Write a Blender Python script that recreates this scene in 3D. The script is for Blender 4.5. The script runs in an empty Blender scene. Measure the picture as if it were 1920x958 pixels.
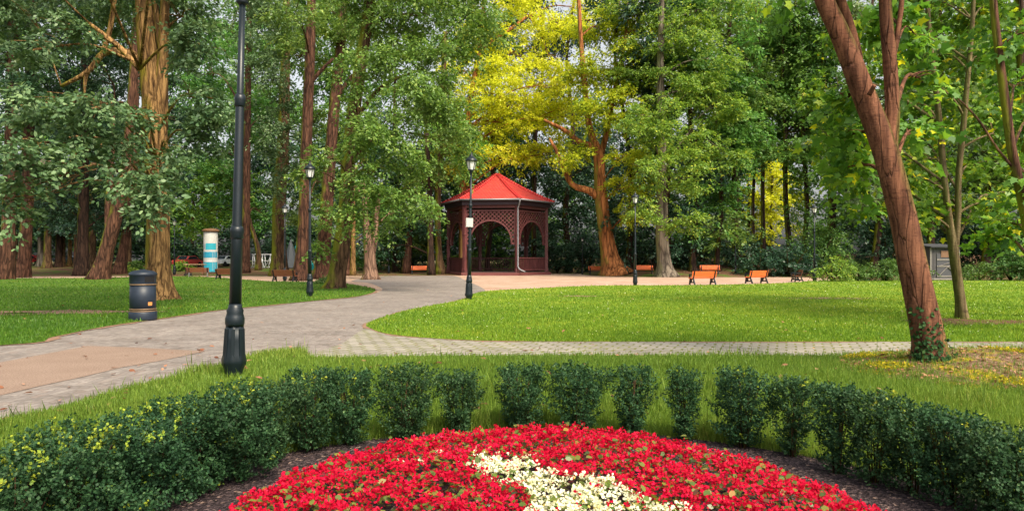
import bpy, math, random
import numpy as np
from mathutils import Vector
from mathutils.geometry import tessellate_polygon

random.seed(7)
rng = np.random.default_rng(7)
R = math.radians
SC = bpy.context.scene
C = SC.collection

# ------------------------------------------------------------------ camera
F, CX, HY, HC = 1280.0, 960.0, 488.0, 1.6      # focal length, centre and horizon in photo pixels; eye height
cam_d = bpy.data.cameras.new('camera')
cam = bpy.data.objects.new('camera', cam_d)
C.objects.link(cam)
cam.location = (0, 0, HC)
cam.rotation_euler = (R(90), 0, 0)
cam_d.sensor_width = 36
cam_d.lens = 36 * F / 1920
cam_d.shift_y = 9 / 1920
cam_d.clip_start = 0.05
cam_d.clip_end = 2000
SC.camera = cam

# ------------------------------------------------------------------ sky, sun, exposure
SUN_EL, SUN_AZ = R(50), R(146)                    # azimuth clockwise from the viewing direction
w = bpy.data.worlds.new('World'); SC.world = w; w.use_nodes = True
nt = w.node_tree; nt.nodes.clear()
sky = nt.nodes.new('ShaderNodeTexSky'); sky.sky_type = 'NISHITA'; sky.sun_disc = False
sky.sun_elevation = SUN_EL; sky.sun_rotation = SUN_AZ; sky.dust_density = 6; sky.air_density = 1.2; sky.ozone_density = 0.6
hs = nt.nodes.new('ShaderNodeHueSaturation'); hs.inputs['Saturation'].default_value = 0.25
bg = nt.nodes.new('ShaderNodeBackground'); bg.inputs['Strength'].default_value = 0.15
wo = nt.nodes.new('ShaderNodeOutputWorld')
nt.links.new(sky.outputs[0], hs.inputs['Color']); nt.links.new(hs.outputs[0], bg.inputs['Color']); nt.links.new(bg.outputs[0], wo.inputs['Surface'])
sd = bpy.data.lights.new('sun', 'SUN'); sd.energy = 2.9; sd.angle = R(22); sd.color = (1.0, 0.84, 0.56)
sun = bpy.data.objects.new('sun', sd); C.objects.link(sun)
SV = Vector((math.sin(SUN_AZ) * math.cos(SUN_EL), math.cos(SUN_AZ) * math.cos(SUN_EL), math.sin(SUN_EL)))
sun.rotation_euler = SV.to_track_quat('Z', 'Y').to_euler()
SC.view_settings.view_transform = 'Standard'; SC.view_settings.look = 'None'
SC.view_settings.exposure = 0.85; SC.view_settings.gamma = 1.0
SC.view_settings.use_curve_mapping = False
SC.cycles.max_bounces = 6; SC.cycles.transparent_max_bounces = 4
SC.cycles.use_denoising = True

# ------------------------------------------------------------------ terrain and placing
def sstep(a, b, x):
    t = np.clip((np.asarray(x, float) - a) / (b - a), 0, 1)
    return t * t * (3 - 2 * t)

def H(x, y):
    """height of the ground: level lawns and paths, a gentle rise far left, a leafy bank far right, a mossy mound near right"""
    x = np.asarray(x, float); y = np.asarray(y, float)
    left = 0.95 * sstep(66, 104, y) * (1 - sstep(-14, 2, x))
    right = 2.4 * sstep(64, 84, y) * sstep(8, 17, x)
    mid = 0.9 * sstep(86, 120, y) * sstep(-14, 2, x) * (1 - sstep(8, 17, x))
    mound = 0.30 * np.exp(-(((x - 7.0) / 1.5) ** 2 + ((y - 9.9) / 1.0) ** 2))
    return left + right + mid + mound

def P(px, py, d):
    return Vector(((px - CX) / F * d, d, HC - (py - HY) / F * d))

def GD(px, py):
    """distance at which the line of sight meets the ground"""
    d = 1.5
    while d < 180:
        p = P(px, py, d)
        if p.z <= float(H(p.x, p.y)): return d
        d += 0.02 + d * 0.002
    return 180.0

def G(px, py):
    d = GD(px, py)
    p = P(px, py, d); p.z = float(H(p.x, p.y)); return p

def g0(px, py):
    d = F * HC / (py - HY)
    return ((px - CX) / F * d, d)

# ------------------------------------------------------------------ object helpers
def link(name, mesh, parent=None):
    o = bpy.data.objects.new(name, mesh); C.objects.link(o)
    if parent is not None: o.parent = parent
    return o

def tag(o, label=None, cat=None, group=None, kind=None):
    if label: o['label'] = label
    if cat: o['category'] = cat
    if group: o['group'] = group
    if kind: o['kind'] = kind
    return o

def thing(name, label, cat, loc=(0, 0, 0), rz=0, group=None):
    o = bpy.data.objects.new(name, None); C.objects.link(o)
    o.location = loc; o.rotation_euler = (0, 0, rz); o.empty_display_size = 0.2
    return tag(o, label, cat, group)

def kids(o):
    return [c for c in bpy.data.objects if c.parent is o]

def dup(root, loc, rz, label, group=None, scale=None):
    r = root.copy(); C.objects.link(r); r.location = loc; r.rotation_euler = (0, 0, rz); r['label'] = label
    if group: r['group'] = group
    if scale: r.scale = (scale,) * 3
    for ch in kids(root):
        c = ch.copy(); C.objects.link(c); c.parent = r
        for g in kids(ch):
            d = g.copy(); C.objects.link(d); d.parent = c
    return r

class MB:
    def __init__(self): self.v = []; self.f = []; self.s = []
    def face(self, idx, smooth=False): self.f.append(idx); self.s.append(smooth)
    def box(self, c, size, rz=0, rx=0, ry=0):
        from mathutils import Euler
        m = Euler((rx, ry, rz)).to_matrix(); c = Vector(c); n = len(self.v)
        for sx, sy, sz in ((-1,-1,-1),(1,-1,-1),(1,1,-1),(-1,1,-1),(-1,-1,1),(1,-1,1),(1,1,1),(-1,1,1)):
            self.v.append(c + m @ Vector((sx*size[0]/2, sy*size[1]/2, sz*size[2]/2)))
        for f in ((0,3,2,1),(4,5,6,7),(0,1,5,4),(1,2,6,5),(2,3,7,6),(3,0,4,7)): self.face([n+i for i in f])
        return self
    def bar(self, a, b, wdt, dep, up=(0, 0, 1)):
        a = Vector(a); b = Vector(b); t = (b - a).normalized(); up = Vector(up)
        s = t.cross(up)
        if s.length < 1e-4: s = t.cross(Vector((1, 0, 0)))
        s.normalize(); u = s.cross(t); n = len(self.v)
        for p in (a, b):
            for i, j in ((-1,-1),(1,-1),(1,1),(-1,1)): self.v.append(p + s*(i*wdt/2) + u*(j*dep/2))
        for f in ((3,2,1,0),(4,5,6,7),(0,1,5,4),(1,2,6,5),(2,3,7,6),(3,0,4,7)): self.face([n+i for i in f])
        return self
    def tube(self, pts, rad, seg=8, rough=0.0, caps=True, flare=None):
        pts = [Vector(p) for p in pts]; n0 = len(self.v); k = len(pts)
        up = None
        for i, p in enumerate(pts):
            t = (pts[min(i+1, k-1)] - pts[max(i-1, 0)])
            t = t.normalized() if t.length > 1e-6 else Vector((0, 0, 1))
            if up is None:
                up = Vector((1, 0, 0)) if abs(t.x) < 0.9 else Vector((0, 1, 0))
            s = (up - t * up.dot(t)).normalized(); up = s; q = t.cross(s)
            for j in range(seg):
                a = 2*math.pi*j/seg
                r = rad[i]
                if rough: r *= 1 + rough * (0.6*math.sin(3*a + i*0.35) + 0.4*math.sin(5*a - i*0.5 + 1) + random.uniform(-.35, .35))
                if flare and i < len(flare): r *= 1 + flare[i] * (0.5 + 0.5*math.sin(5*a + 0.7)) 
                self.v.append(p + s*(r*math.cos(a)) + q*(r*math.sin(a)))
        for i in range(k-1):
            for j in range(seg):
                a = n0 + i*seg + j; b = n0 + i*seg + (j+1) % seg
                self.face([a, b, b+seg, a+seg], True)
        if caps:
            self.face([n0 + j for j in range(seg)][::-1]); self.face([n0 + (k-1)*seg + j for j in range(seg)])
        return self
    def lathe(self, prof, seg=16, c=(0, 0, 0), smooth=True, rot=0):
        c = Vector(c); n0 = len(self.v)
        for r, z in prof:
            for j in range(seg):
                a = 2*math.pi*j/seg + rot
                self.v.append(c + Vector((r*math.cos(a), r*math.sin(a), z)))
        for i in range(len(prof)-1):
            for j in range(seg):
                a = n0 + i*seg + j; b = n0 + i*seg + (j+1) % seg
                self.face([a, b, b+seg, a+seg], smooth)
        self.face([n0 + j for j in range(seg)][::-1]); self.face([n0 + (len(prof)-1)*seg + j for j in range(seg)])
        return self
    def poly(self, pts, th, axis=2):
        """extruded polygon; pts are 3D, th a vector"""
        n = len(self.v); k = len(pts); th = Vector(th)
        for p in pts: self.v.append(Vector(p))
        for p in pts: self.v.append(Vector(p) + th)
        self.face(list(range(n, n+k))[::-1]); self.face(list(range(n+k, n+2*k)))
        for i in range(k): self.face([n+i, n+(i+1) % k, n+k+(i+1) % k, n+k+i])
        return self
    def build(self, name, mat, parent=None, bevel=0):
        m = bpy.data.meshes.new(name); m.from_pydata([tuple(v) for v in self.v], [], self.f)
        m.polygons.foreach_set('use_smooth', self.s); m.materials.append(mat)
        import bmesh
        b = bmesh.new(); b.from_mesh(m); bmesh.ops.recalc_face_normals(b, faces=b.faces); b.to_mesh(m); b.free()
        o = link(name, m, parent)
        if bevel:
            md = o.modifiers.new('bevel', 'BEVEL'); md.width = bevel; md.segments = 2; md.limit_method = 'ANGLE'
        return o

# ------------------------------------------------------------------ materials
def newmat(name):
    m = bpy.data.materials.new(name); m.use_nodes = True; n = m.node_tree; n.nodes.clear()
    out = n.nodes.new('ShaderNodeOutputMaterial')
    return m, n, out

def nd(n, t, **kw):
    x = n.nodes.new(t)
    for k, v in kw.items():
        if k in x.inputs: x.inputs[k].default_value = v
        else: setattr(x, k, v)
    return x

def ramp(n, fac, stops):
    r = n.nodes.new('ShaderNodeValToRGB'); e = r.color_ramp.elements
    while len(e) < len(stops): e.new(0.5)
    for i, (p, c) in enumerate(stops): e[i].position = p; e[i].color = (*c, 1)
    n.links.new(fac, r.inputs[0]); return r.outputs[0]

def coords(n, kind='Object', scale=(1, 1, 1), rot=(0, 0, 0)):
    tc = n.nodes.new('ShaderNodeTexCoord'); mp = n.nodes.new('ShaderNodeMapping')
    mp.inputs['Scale'].default_value = scale; mp.inputs['Rotation'].default_value = rot
    n.links.new(tc.outputs[kind], mp.inputs[0]); return mp.outputs[0]

def noise(n, co, scale, detail=4, rough=.6):
    x = nd(n, 'ShaderNodeTexNoise', Scale=scale, Detail=detail, Roughness=rough)
    n.links.new(co, x.inputs['Vector']); return x.outputs['Fac']

def mixc(n, fac, a, b, mode='MIX'):
    x = n.nodes.new('ShaderNodeMix'); x.data_type = 'RGBA'; x.blend_type = mode
    for s, v in ((x.inputs[0], fac), (x.inputs[6], a), (x.inputs[7], b)):
        if hasattr(v, 'is_output'): n.links.new(v, s)
        elif isinstance(v, tuple): s.default_value = (*v, 1)
        else: s.default_value = v
    return x.outputs[2]

def surface(n, out, col, rough=.7, bump=None, bstr=.4, bdist=.02, metal=0, spec=.4):
    b = nd(n, 'ShaderNodeBsdfPrincipled', Roughness=rough, Metallic=metal)
    b.inputs['Specular IOR Level'].default_value = spec
    if isinstance(col, tuple): b.inputs['Base Color'].default_value = (*col, 1)
    else: n.links.new(col, b.inputs['Base Color'])
    if bump is not None:
        bp = nd(n, 'ShaderNodeBump', Strength=bstr, Distance=bdist)
        n.links.new(bump, bp.inputs['Height']); n.links.new(bp.outputs[0], b.inputs['Normal'])
    n.links.new(b.outputs[0], out.inputs[0]); return b

def leaf_mat(name, stops, transl=.35, rough=.45, spec=.35, hue=.04):
    m, n, out = newmat(name)
    at = n.nodes.new('ShaderNodeAttribute'); at.attribute_name = 'tone'
    col = ramp(n, at.outputs['Fac'], stops)
    oi = n.nodes.new('ShaderNodeObjectInfo')
    h = n.nodes.new('ShaderNodeHueSaturation')
    mr = nd(n, 'ShaderNodeMapRange'); mr.inputs['To Min'].default_value = .5 - hue/2; mr.inputs['To Max'].default_value = .5 + hue/2
    n.links.new(oi.outputs['Random'], mr.inputs[0]); n.links.new(mr.outputs[0], h.inputs['Hue']); n.links.new(col, h.inputs['Color'])
    b = nd(n, 'ShaderNodeBsdfPrincipled', Roughness=rough); b.inputs['Specular IOR Level'].default_value = spec
    n.links.new(h.outputs[0], b.inputs['Base Color'])
    t = n.nodes.new('ShaderNodeBsdfTranslucent')
    tcol = mixc(n, .55, h.outputs[0], (1.0, .95, .35), 'MULTIPLY')
    gm = n.nodes.new('ShaderNodeHueSaturation'); gm.inputs['Value'].default_value = 1.5; n.links.new(tcol, gm.inputs['Color'])
    n.links.new(gm.outputs[0], t.inputs['Color'])
    ms = nd(n, 'ShaderNodeMixShader', Fac=transl)
    n.links.new(b.outputs[0], ms.inputs[1]); n.links.new(t.outputs[0], ms.inputs[2]); n.links.new(ms.outputs[0], out.inputs[0])
    return m

LEAF = {
 'alder':  leaf_mat('alder leaves', [(0, (.030,.070,.025)), (.45, (.085,.150,.060)), (.8, (.17,.25,.11)), (1, (.26,.34,.16))], .25),
 'willow': leaf_mat('grey green leaves', [(0, (.040,.10,.018)), (.5, (.10,.20,.034)), (.85, (.20,.31,.065)), (1, (.31,.41,.10))], .32),
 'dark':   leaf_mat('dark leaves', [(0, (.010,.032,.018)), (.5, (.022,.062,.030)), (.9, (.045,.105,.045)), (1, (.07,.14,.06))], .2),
 'mid':    leaf_mat('mid green leaves', [(0, (.030,.085,.020)), (.5, (.080,.175,.034)), (.85, (.16,.27,.055)), (1, (.26,.36,.08))], .38),
 'fresh': leaf_mat('fresh green leaves', [(0, (.04,.11,.024)), (.5, (.105,.22,.042)), (.85, (.19,.32,.07)), (1, (.30,.42,.11))], .4),
 'lime':   leaf_mat('lime leaves', [(0, (.045,.12,.018)), (.4, (.115,.235,.034)), (.75, (.22,.36,.05)), (1, (.46,.52,.06))], .4),
 'citron': leaf_mat('yellow green leaves', [(0, (.08,.14,.012)), (.4, (.23,.31,.02)), (.75, (.46,.50,.03)), (1, (.70,.68,.06))], .45, spec=.15, hue=.01),
 'gold':   leaf_mat('golden leaves', [(0, (.26,.31,.020)), (.4, (.46,.49,.03)), (.8, (.72,.71,.07)), (1, (.88,.84,.20))], .6, spec=.15, hue=.01),
 'maple':  leaf_mat('maple leaves', [(0, (.035,.11,.016)), (.5, (.09,.22,.026)), (.74, (.18,.34,.035)), (.86, (.36,.46,.02)), (1, (.62,.58,.02))], .4),
 'box':    leaf_mat('boxwood leaves', [(0, (.010,.034,.014)), (.5, (.026,.072,.026)), (.88, (.07,.14,.055)), (.92, (.12,.20,.08)), (.94, (.17,.26,.03)), (1, (.34,.37,.035))], .25, .55, .18),
 'shrub':  leaf_mat('shrub leaves', [(0, (.03,.08,.015)), (.5, (.07,.15,.03)), (1, (.17,.27,.06))], .3),
 'ivy':    leaf_mat('ivy leaves', [(0, (.010,.04,.012)), (.6, (.022,.07,.02)), (1, (.05,.11,.03))], .2, .6, .12),
 'begonia leaf': leaf_mat('begonia leaves', [(0, (.03,.05,.015)), (.4, (.07,.13,.02)), (.7, (.16,.19,.03)), (.85, (.30,.20,.03)), (1, (.10,.03,.02))], .3, .3, .5),
 'red petals':   leaf_mat('red petals', [(0, (.30,.001,.014)), (.5, (.46,.001,.026)), (.9, (.60,.003,.048)), (1, (.70,.02,.09))], .3, .6, .15, hue=.0),
 'white petals': leaf_mat('white petals', [(0, (.62,.60,.38)), (.5, (.78,.77,.60)), (.95, (.85,.84,.74)), (1, (.75,.60,.15))], .35, .5, .25, hue=.0),
 'moss':   leaf_mat('yellow moss', [(0, (.16,.16,.012)), (.5, (.36,.31,.015)), (1, (.58,.47,.03))], .3, .8, .1),
}
def grass_mat(name, stops):
    return leaf_mat(name, stops, .35, .5, .3, hue=0)
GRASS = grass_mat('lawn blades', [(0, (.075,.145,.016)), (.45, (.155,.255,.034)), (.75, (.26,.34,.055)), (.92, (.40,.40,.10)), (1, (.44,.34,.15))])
GRASSL = grass_mat('sunny lawn blades', [(0, (.075,.155,.012)), (.45, (.15,.26,.020)), (.8, (.28,.35,.03)), (1, (.46,.45,.08))])  # sunlight on the right lawn is put into this lighter blade colour
GRASSD = grass_mat('shady lawn blades', [(0, (.03,.09,.008)), (.5, (.075,.17,.014)), (.85, (.13,.24,.02)), (1, (.26,.31,.05))])  # shade over the left lawn is painted in as darker blades

def bark(name, c1, c2, moss=0.0, mosscol=(.17,.19,.012), side=-1, scale=6, bumpd=.03, fissure=True):
    m, n, out = newmat(name)
    co = coords(n, 'Object', (1, 1, .16))
    a = noise(n, co, scale, 6, .7); co2 = coords(n, 'Object', (1, 1, .5)); b2 = noise(n, co2, scale*.25, 3)
    vo = nd(n, 'ShaderNodeTexVoronoi', Scale=scale*.9, feature='DISTANCE_TO_EDGE'); dn = nd(n, 'ShaderNodeTexNoise', Scale=scale*.8, Detail=4.0); n.links.new(co, dn.inputs['Vector'])
    mv = nd(n, 'ShaderNodeMix'); mv.data_type = 'VECTOR'; mv.inputs[0].default_value = .22; n.links.new(co, mv.inputs[4]); n.links.new(dn.outputs['Color'], mv.inputs[5]); n.links.new(mv.outputs[1], vo.inputs['Vector'])
    fis = ramp(n, vo.outputs['Distance'], [(.0, (.22,.2,.2)), (.16 if fissure else .03, (1,1,1))])
    col = ramp(n, a, [(.36, c1), (.60, c2)]); col = mixc(n, .85 if fissure else .5, col, fis, 'MULTIPLY')
    col = mixc(n, .35, col, ramp(n, b2, [(.35, (.35,.32,.30)), (.65, (1.0,.95,.9))]), 'MULTIPLY')
    if moss:
        geo = n.nodes.new('ShaderNodeNewGeometry'); sx = n.nodes.new('ShaderNodeSeparateXYZ'); n.links.new(geo.outputs['Normal'], sx.inputs[0])
        mm = nd(n, 'ShaderNodeMath', operation='MULTIPLY'); mm.inputs[1].default_value = side*.35; n.links.new(sx.outputs[0], mm.inputs[0])
        ad = nd(n, 'ShaderNodeMath', operation='ADD'); n.links.new(mm.outputs[0], ad.inputs[0]); n.links.new(b2, ad.inputs[1])
        mask = ramp(n, ad.outputs[0], [(.72 - moss*.35, (0,0,0)), (.92 - moss*.3, (1,1,1))])
        col = mixc(n, mask, col, mixc(n, a, (mosscol[0]*.5, mosscol[1]*.5, mosscol[2]*.5), mosscol))
    if not fissure:      # smooth bark: dark crosswise scars and lenticels
        c3 = noise(n, coords(n, 'Object', (1, 1, 2.6)), 2.3, 4, .55); c4 = noise(n, coords(n, 'Object', (1.2, 1.2, 5)), 9, 3, .6)
        col = mixc(n, .75, col, ramp(n, c3, [(.30, (.22,.18,.17)), (.40, (1,1,1))]), 'MULTIPLY')
        c5 = noise(n, coords(n, 'Object', (1, 1, .07)), 14, 5, .75); col = mixc(n, .85, col, ramp(n, c5, [(.38, (.40,.34,.32)), (.58, (1.15,1.15,1.15))]), 'MULTIPLY')
        col = mixc(n, .55, col, ramp(n, c4, [(.36, (.35,.3,.3)), (.46, (1,1,1))]), 'MULTIPLY')
    hsum = nd(n, 'ShaderNodeMath', operation='MULTIPLY_ADD'); sc = n.nodes.new('ShaderNodeSeparateColor'); n.links.new(fis, sc.inputs[0])
    n.links.new(sc.outputs[0], hsum.inputs[0]); hsum.inputs[1].default_value = .8; n.links.new(a, hsum.inputs[2])
    surface(n, out, col, .85, hsum.outputs[0], 1.0, bumpd, spec=.15)
    return m
BARK = {
 'brown': bark('brown bark', (.032,.016,.011), (.135,.064,.040), .25),
 'mossy': bark('mossy bark', (.034,.020,.011), (.15,.088,.048), .75),
 'tan':   bark('tan ridged bark', (.10,.050,.020), (.42,.25,.10), .55, (.24,.20,.02), scale=7, bumpd=.06),
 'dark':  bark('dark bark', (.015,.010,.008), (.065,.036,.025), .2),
 'orange':bark('orange bark', (.19,.068,.022), (.50,.20,.072), .12, (.22,.20,.03), scale=4),
 'grey':  bark('grey bark', (.08,.066,.050), (.27,.225,.175), .3, (.22,.22,.10), scale=3),
 'pinkish': bark('pinkish grey bark', (.09,.052,.036), (.27,.165,.115), .15, scale=5),
 'red':   bark('smooth reddish bark', (.100,.043,.026), (.235,.105,.060), .2, (.12,.11,.02), side=1, scale=5, bumpd=.03, fissure=False),
 'green': bark('young greenish bark', (.10,.085,.04), (.22,.17,.09), .5, (.12,.13,.03), scale=5, bumpd=.01, fissure=False),
}
def plain(name, col, rough=.5, metal=0, spec=.4, var=.25, scale=8, bstr=.1):
    m, n, out = newmat(name); co = coords(n); a = noise(n, co, scale)
    c = mixc(n, a, tuple(x*(1-var) for x in col), tuple(min(1, x*(1+var)) for x in col))
    surface(n, out, c, rough, a, bstr, .01, metal, spec); return m
IRON = plain('painted iron', (.005,.010,.014), .36, 0, .4, .3, 12)
GOLD = plain('gilded band', (.20,.13,.075), .5, .3)
BINBLK = plain('bin plastic', (.013,.020,.034), .45, 0, .35, .3, 6)
HOLE = plain('dark opening', (.003,.003,.004), .9)
GLASS = plain('milky lantern glass', (.62,.62,.60), .25, 0, .5, .08)
ORW = plain('orange varnished wood', (.62,.13,.03), .42, 0, .45, .22, 5)
BRW = plain('brown varnished wood', (.17,.055,.025), .45, 0, .4, .25, 5)
SIGNW = plain('white plate', (.42,.42,.40), .5, var=.15)
WHITE = plain('white painted metal', (.50,.52,.55), .35, var=.08)
ORANGE = plain('orange sticker', (.55,.22,.06), .5)

def wood_red():
    m, n, out = newmat('dark red painted wood'); co = coords(n, 'Object', (1, 1, .15)); a = noise(n, co, 7, 5)
    surface(n, out, ramp(n, a, [(.3, (.060,.018,.019)), (.7, (.15,.045,.045))]), .5, a, .3, .01); return m
REDW = wood_red()
PLINTH = plain('red painted plinth', (.15,.045,.042), .7)
FASCIA = plain('dark eaves board', (.035,.020,.030), .6)
ZINC = plain('zinc gutter', (.20,.20,.22), .5, .3)
PATINA = plain('green copper finial', (.13,.24,.20), .6)
def tiles():
    m, n, out = newmat('red roof tiles'); uv = n.nodes.new('ShaderNodeUVMap')
    br = nd(n, 'ShaderNodeTexBrick', Scale=1.0); br.offset = .5
    br.inputs['Color1'].default_value = (.50,.045,.045,1); br.inputs['Color2'].default_value = (.60,.062,.058,1); br.inputs['Mortar'].default_value = (.16,.015,.016,1)
    br.inputs['Mortar Size'].default_value = .05; br.inputs['Brick Width'].default_value = .34; br.inputs['Row Height'].default_value = .38; br.inputs['Mortar Smooth'].default_value = .6
    n.links.new(uv.outputs[0], br.inputs['Vector'])
    co = coords(n); a = noise(n, co, 1.2); c = mixc(n, .3, br.outputs[0], ramp(n, a, [(.3, (.6,.6,.6)), (.7, (1.1,1,1))]), 'MULTIPLY')
    surface(n, out, c, .5, br.outputs['Fac'], -.5, .03, spec=.3); return m
TILES = tiles()
RIDGE = plain('ridge tiles', (.46,.035,.035), .5, var=.5, scale=3)

# ------------------------------------------------------------------ leaf meshes
RHOMB = np.array([(0, 0, 0), (.45, .30, .06), (1, 0, -.04), (.45, -.30, .06)])
OVAL = np.array([(0, 0, 0), (.22, .24, .05), (.62, .27, .05), (1, 0, -.06), (.62, -.27, .05), (.22, -.24, .05)])
MAPLE = np.array([(0, 0, 0), (.02, .32, .02), (.26, .26, .02), (.48, .52, -.05), (.56, .24, .03), (1, 0, -.08), (.56, -.24, .03), (.48, -.52, -.05), (.26, -.26, .02), (.02, -.32, .02)])
PETAL = np.array([(0, 0, 0), (.35, .42, .10), (.85, .36, .12), (1.0, 0, .02), (.85, -.36, .12), (.35, -.42, .10)])
BLADE = np.array([(0, .5, 0), (0, -.5, 0), (.55, -.38, .03), (1, 0, .0), (.55, .38, .03)])

def norm(a):
    return a / np.maximum(np.linalg.norm(a, axis=1, keepdims=True), 1e-9)

def leaf_mesh(name, pos, axis, nrm, length, width, tone, shape, mat, parent=None):
    axis = norm(axis); side = norm(np.cross(nrm, axis)); nr = np.cross(axis, side)
    k = len(shape); n = len(pos)
    v = (pos[:, None, :] + axis[:, None, :]*(shape[None, :, 0, None]*length[:, None, None])
         + side[:, None, :]*(shape[None, :, 1, None]*width[:, None, None])
         + nr[:, None, :]*(shape[None, :, 2, None]*length[:, None, None]))
    m = bpy.data.meshes.new(name)
    m.vertices.add(n*k); m.vertices.foreach_set('co', v.astype(np.float32).ravel())
    m.loops.add(n*k); m.loops.foreach_set('vertex_index', np.arange(n*k, dtype=np.int32))
    m.polygons.add(n); m.polygons.foreach_set('loop_start', np.arange(n, dtype=np.int32)*k)
    try: m.polygons.foreach_set('loop_total', np.full(n, k, dtype=np.int32))
    except Exception: pass
    m.update(calc_edges=True); m.validate()
    at = m.attributes.new('tone', 'FLOAT', 'FACE'); at.data.foreach_set('value', tone.astype(np.float32))
    m.materials.append(mat)
    return link(name, m, parent)

def sprays(c, rad, n, sl, leaf, L, droop=.35, up=.6):
    """n fans of L leaves each inside an ellipsoid; returns pos, axis, normal, tone"""
    d = norm(rng.normal(size=(n, 3))); r = rng.random((n, 1))**.42
    p = np.asarray(c) + d*r*np.asarray(rad)
    out = d*np.array([1, 1, .25]) + rng.normal(size=(n, 3))*.35; out[:, 2] -= .1; out = norm(out)
    side = norm(np.cross(out, np.array([0, 0, 1.0])) + rng.normal(size=(n, 3))*.15)
    t = rng.random((n, L)); s = rng.uniform(-1, 1, (n, L))
    ln = sl*rng.uniform(.6, 1.35, (n, 1))
    pos = (p[:, None, :] + out[:, None, :]*((t-.4)*ln)[:, :, None] + side[:, None, :]*(s*ln*.42*(1.1-.6*t))[:, :, None])
    pos[:, :, 2] += -droop*ln*t*t + rng.normal(size=(n, L))*leaf*.35
    ax = out[:, None, :] + side[:, None, :]*(s*1.1)[:, :, None] + rng.normal(size=(n, L, 3))*.35
    ax[:, :, 2] -= .35
    nr = np.array([0, 0, up])[None, None, :] + d[:, None, :]*.35 + rng.normal(size=(n, L, 3))*.42
    tone = np.clip(rng.normal(.5, .19, (n, L)) + rng.normal(0, .10, (n, 1)), 0, 1)
    return pos.reshape(-1, 3) - np.asarray(c)*0, ax.reshape(-1, 3), nr.reshape(-1, 3), tone.ravel()

KD = 6.0
def crown(name, blobs, leaf, mat, parent, origin, k=1.0, L=26, shape=RHOMB, droop=.35, wid=1.0, up=.6):
    A = [[], [], [], []]; o = np.array(origin)
    for c, rad in blobs:
        sl = leaf*4.6
        n = max(4, int(k*KD*rad[0]*max(rad[2], rad[0]*.45)/(sl*.5)**2))
        cc = np.asarray(c)-o; rd = np.asarray(rad, float)
        for a, b in zip(A, sprays(cc, rad, max(3, int(n*.3)), sl, leaf, L, droop, up)): a.append(b)
        nb = int(np.clip(rad[0]*2.6/max(.5, leaf*4), 5, 14))       # layered boughs: flat drooping tiers with gaps between
        for _ in range(nb):
            d = norm(rng.normal(size=(1, 3)))[0]; bc = cc + d*rng.uniform(.3, .95)*rd
            br = rd*np.array([.46, .46, .20])*rng.uniform(.75, 1.25)
            for a, b in zip(A, sprays(bc, br, max(2, int(n*.8/nb)), sl*.9, leaf, L, droop, up)): a.append(b)
    pos, ax, nr, tone = [np.concatenate(a) for a in A]
    ln = leaf*rng.uniform(.65, 1.25, len(pos))
    return leaf_mesh(name, pos, ax, nr, ln, ln*wid, tone, shape, mat, parent)

def smooth_path(pts, sub=5):
    pts = [np.array(p, float) for p in pts]; out = []
    P0 = [2*pts[0]-pts[1]] + pts + [2*pts[-1]-pts[-2]]
    for i in range(1, len(P0)-2):
        a, b, c, d = P0[i-1:i+3]
        for s in range(sub):
            t = s/sub
            out.append(.5*((2*b)+(-a+c)*t+(2*a-5*b+4*c-d)*t*t+(-a+3*b-3*c+d)*t**3))
    out.append(pts[-1]); return out

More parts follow.
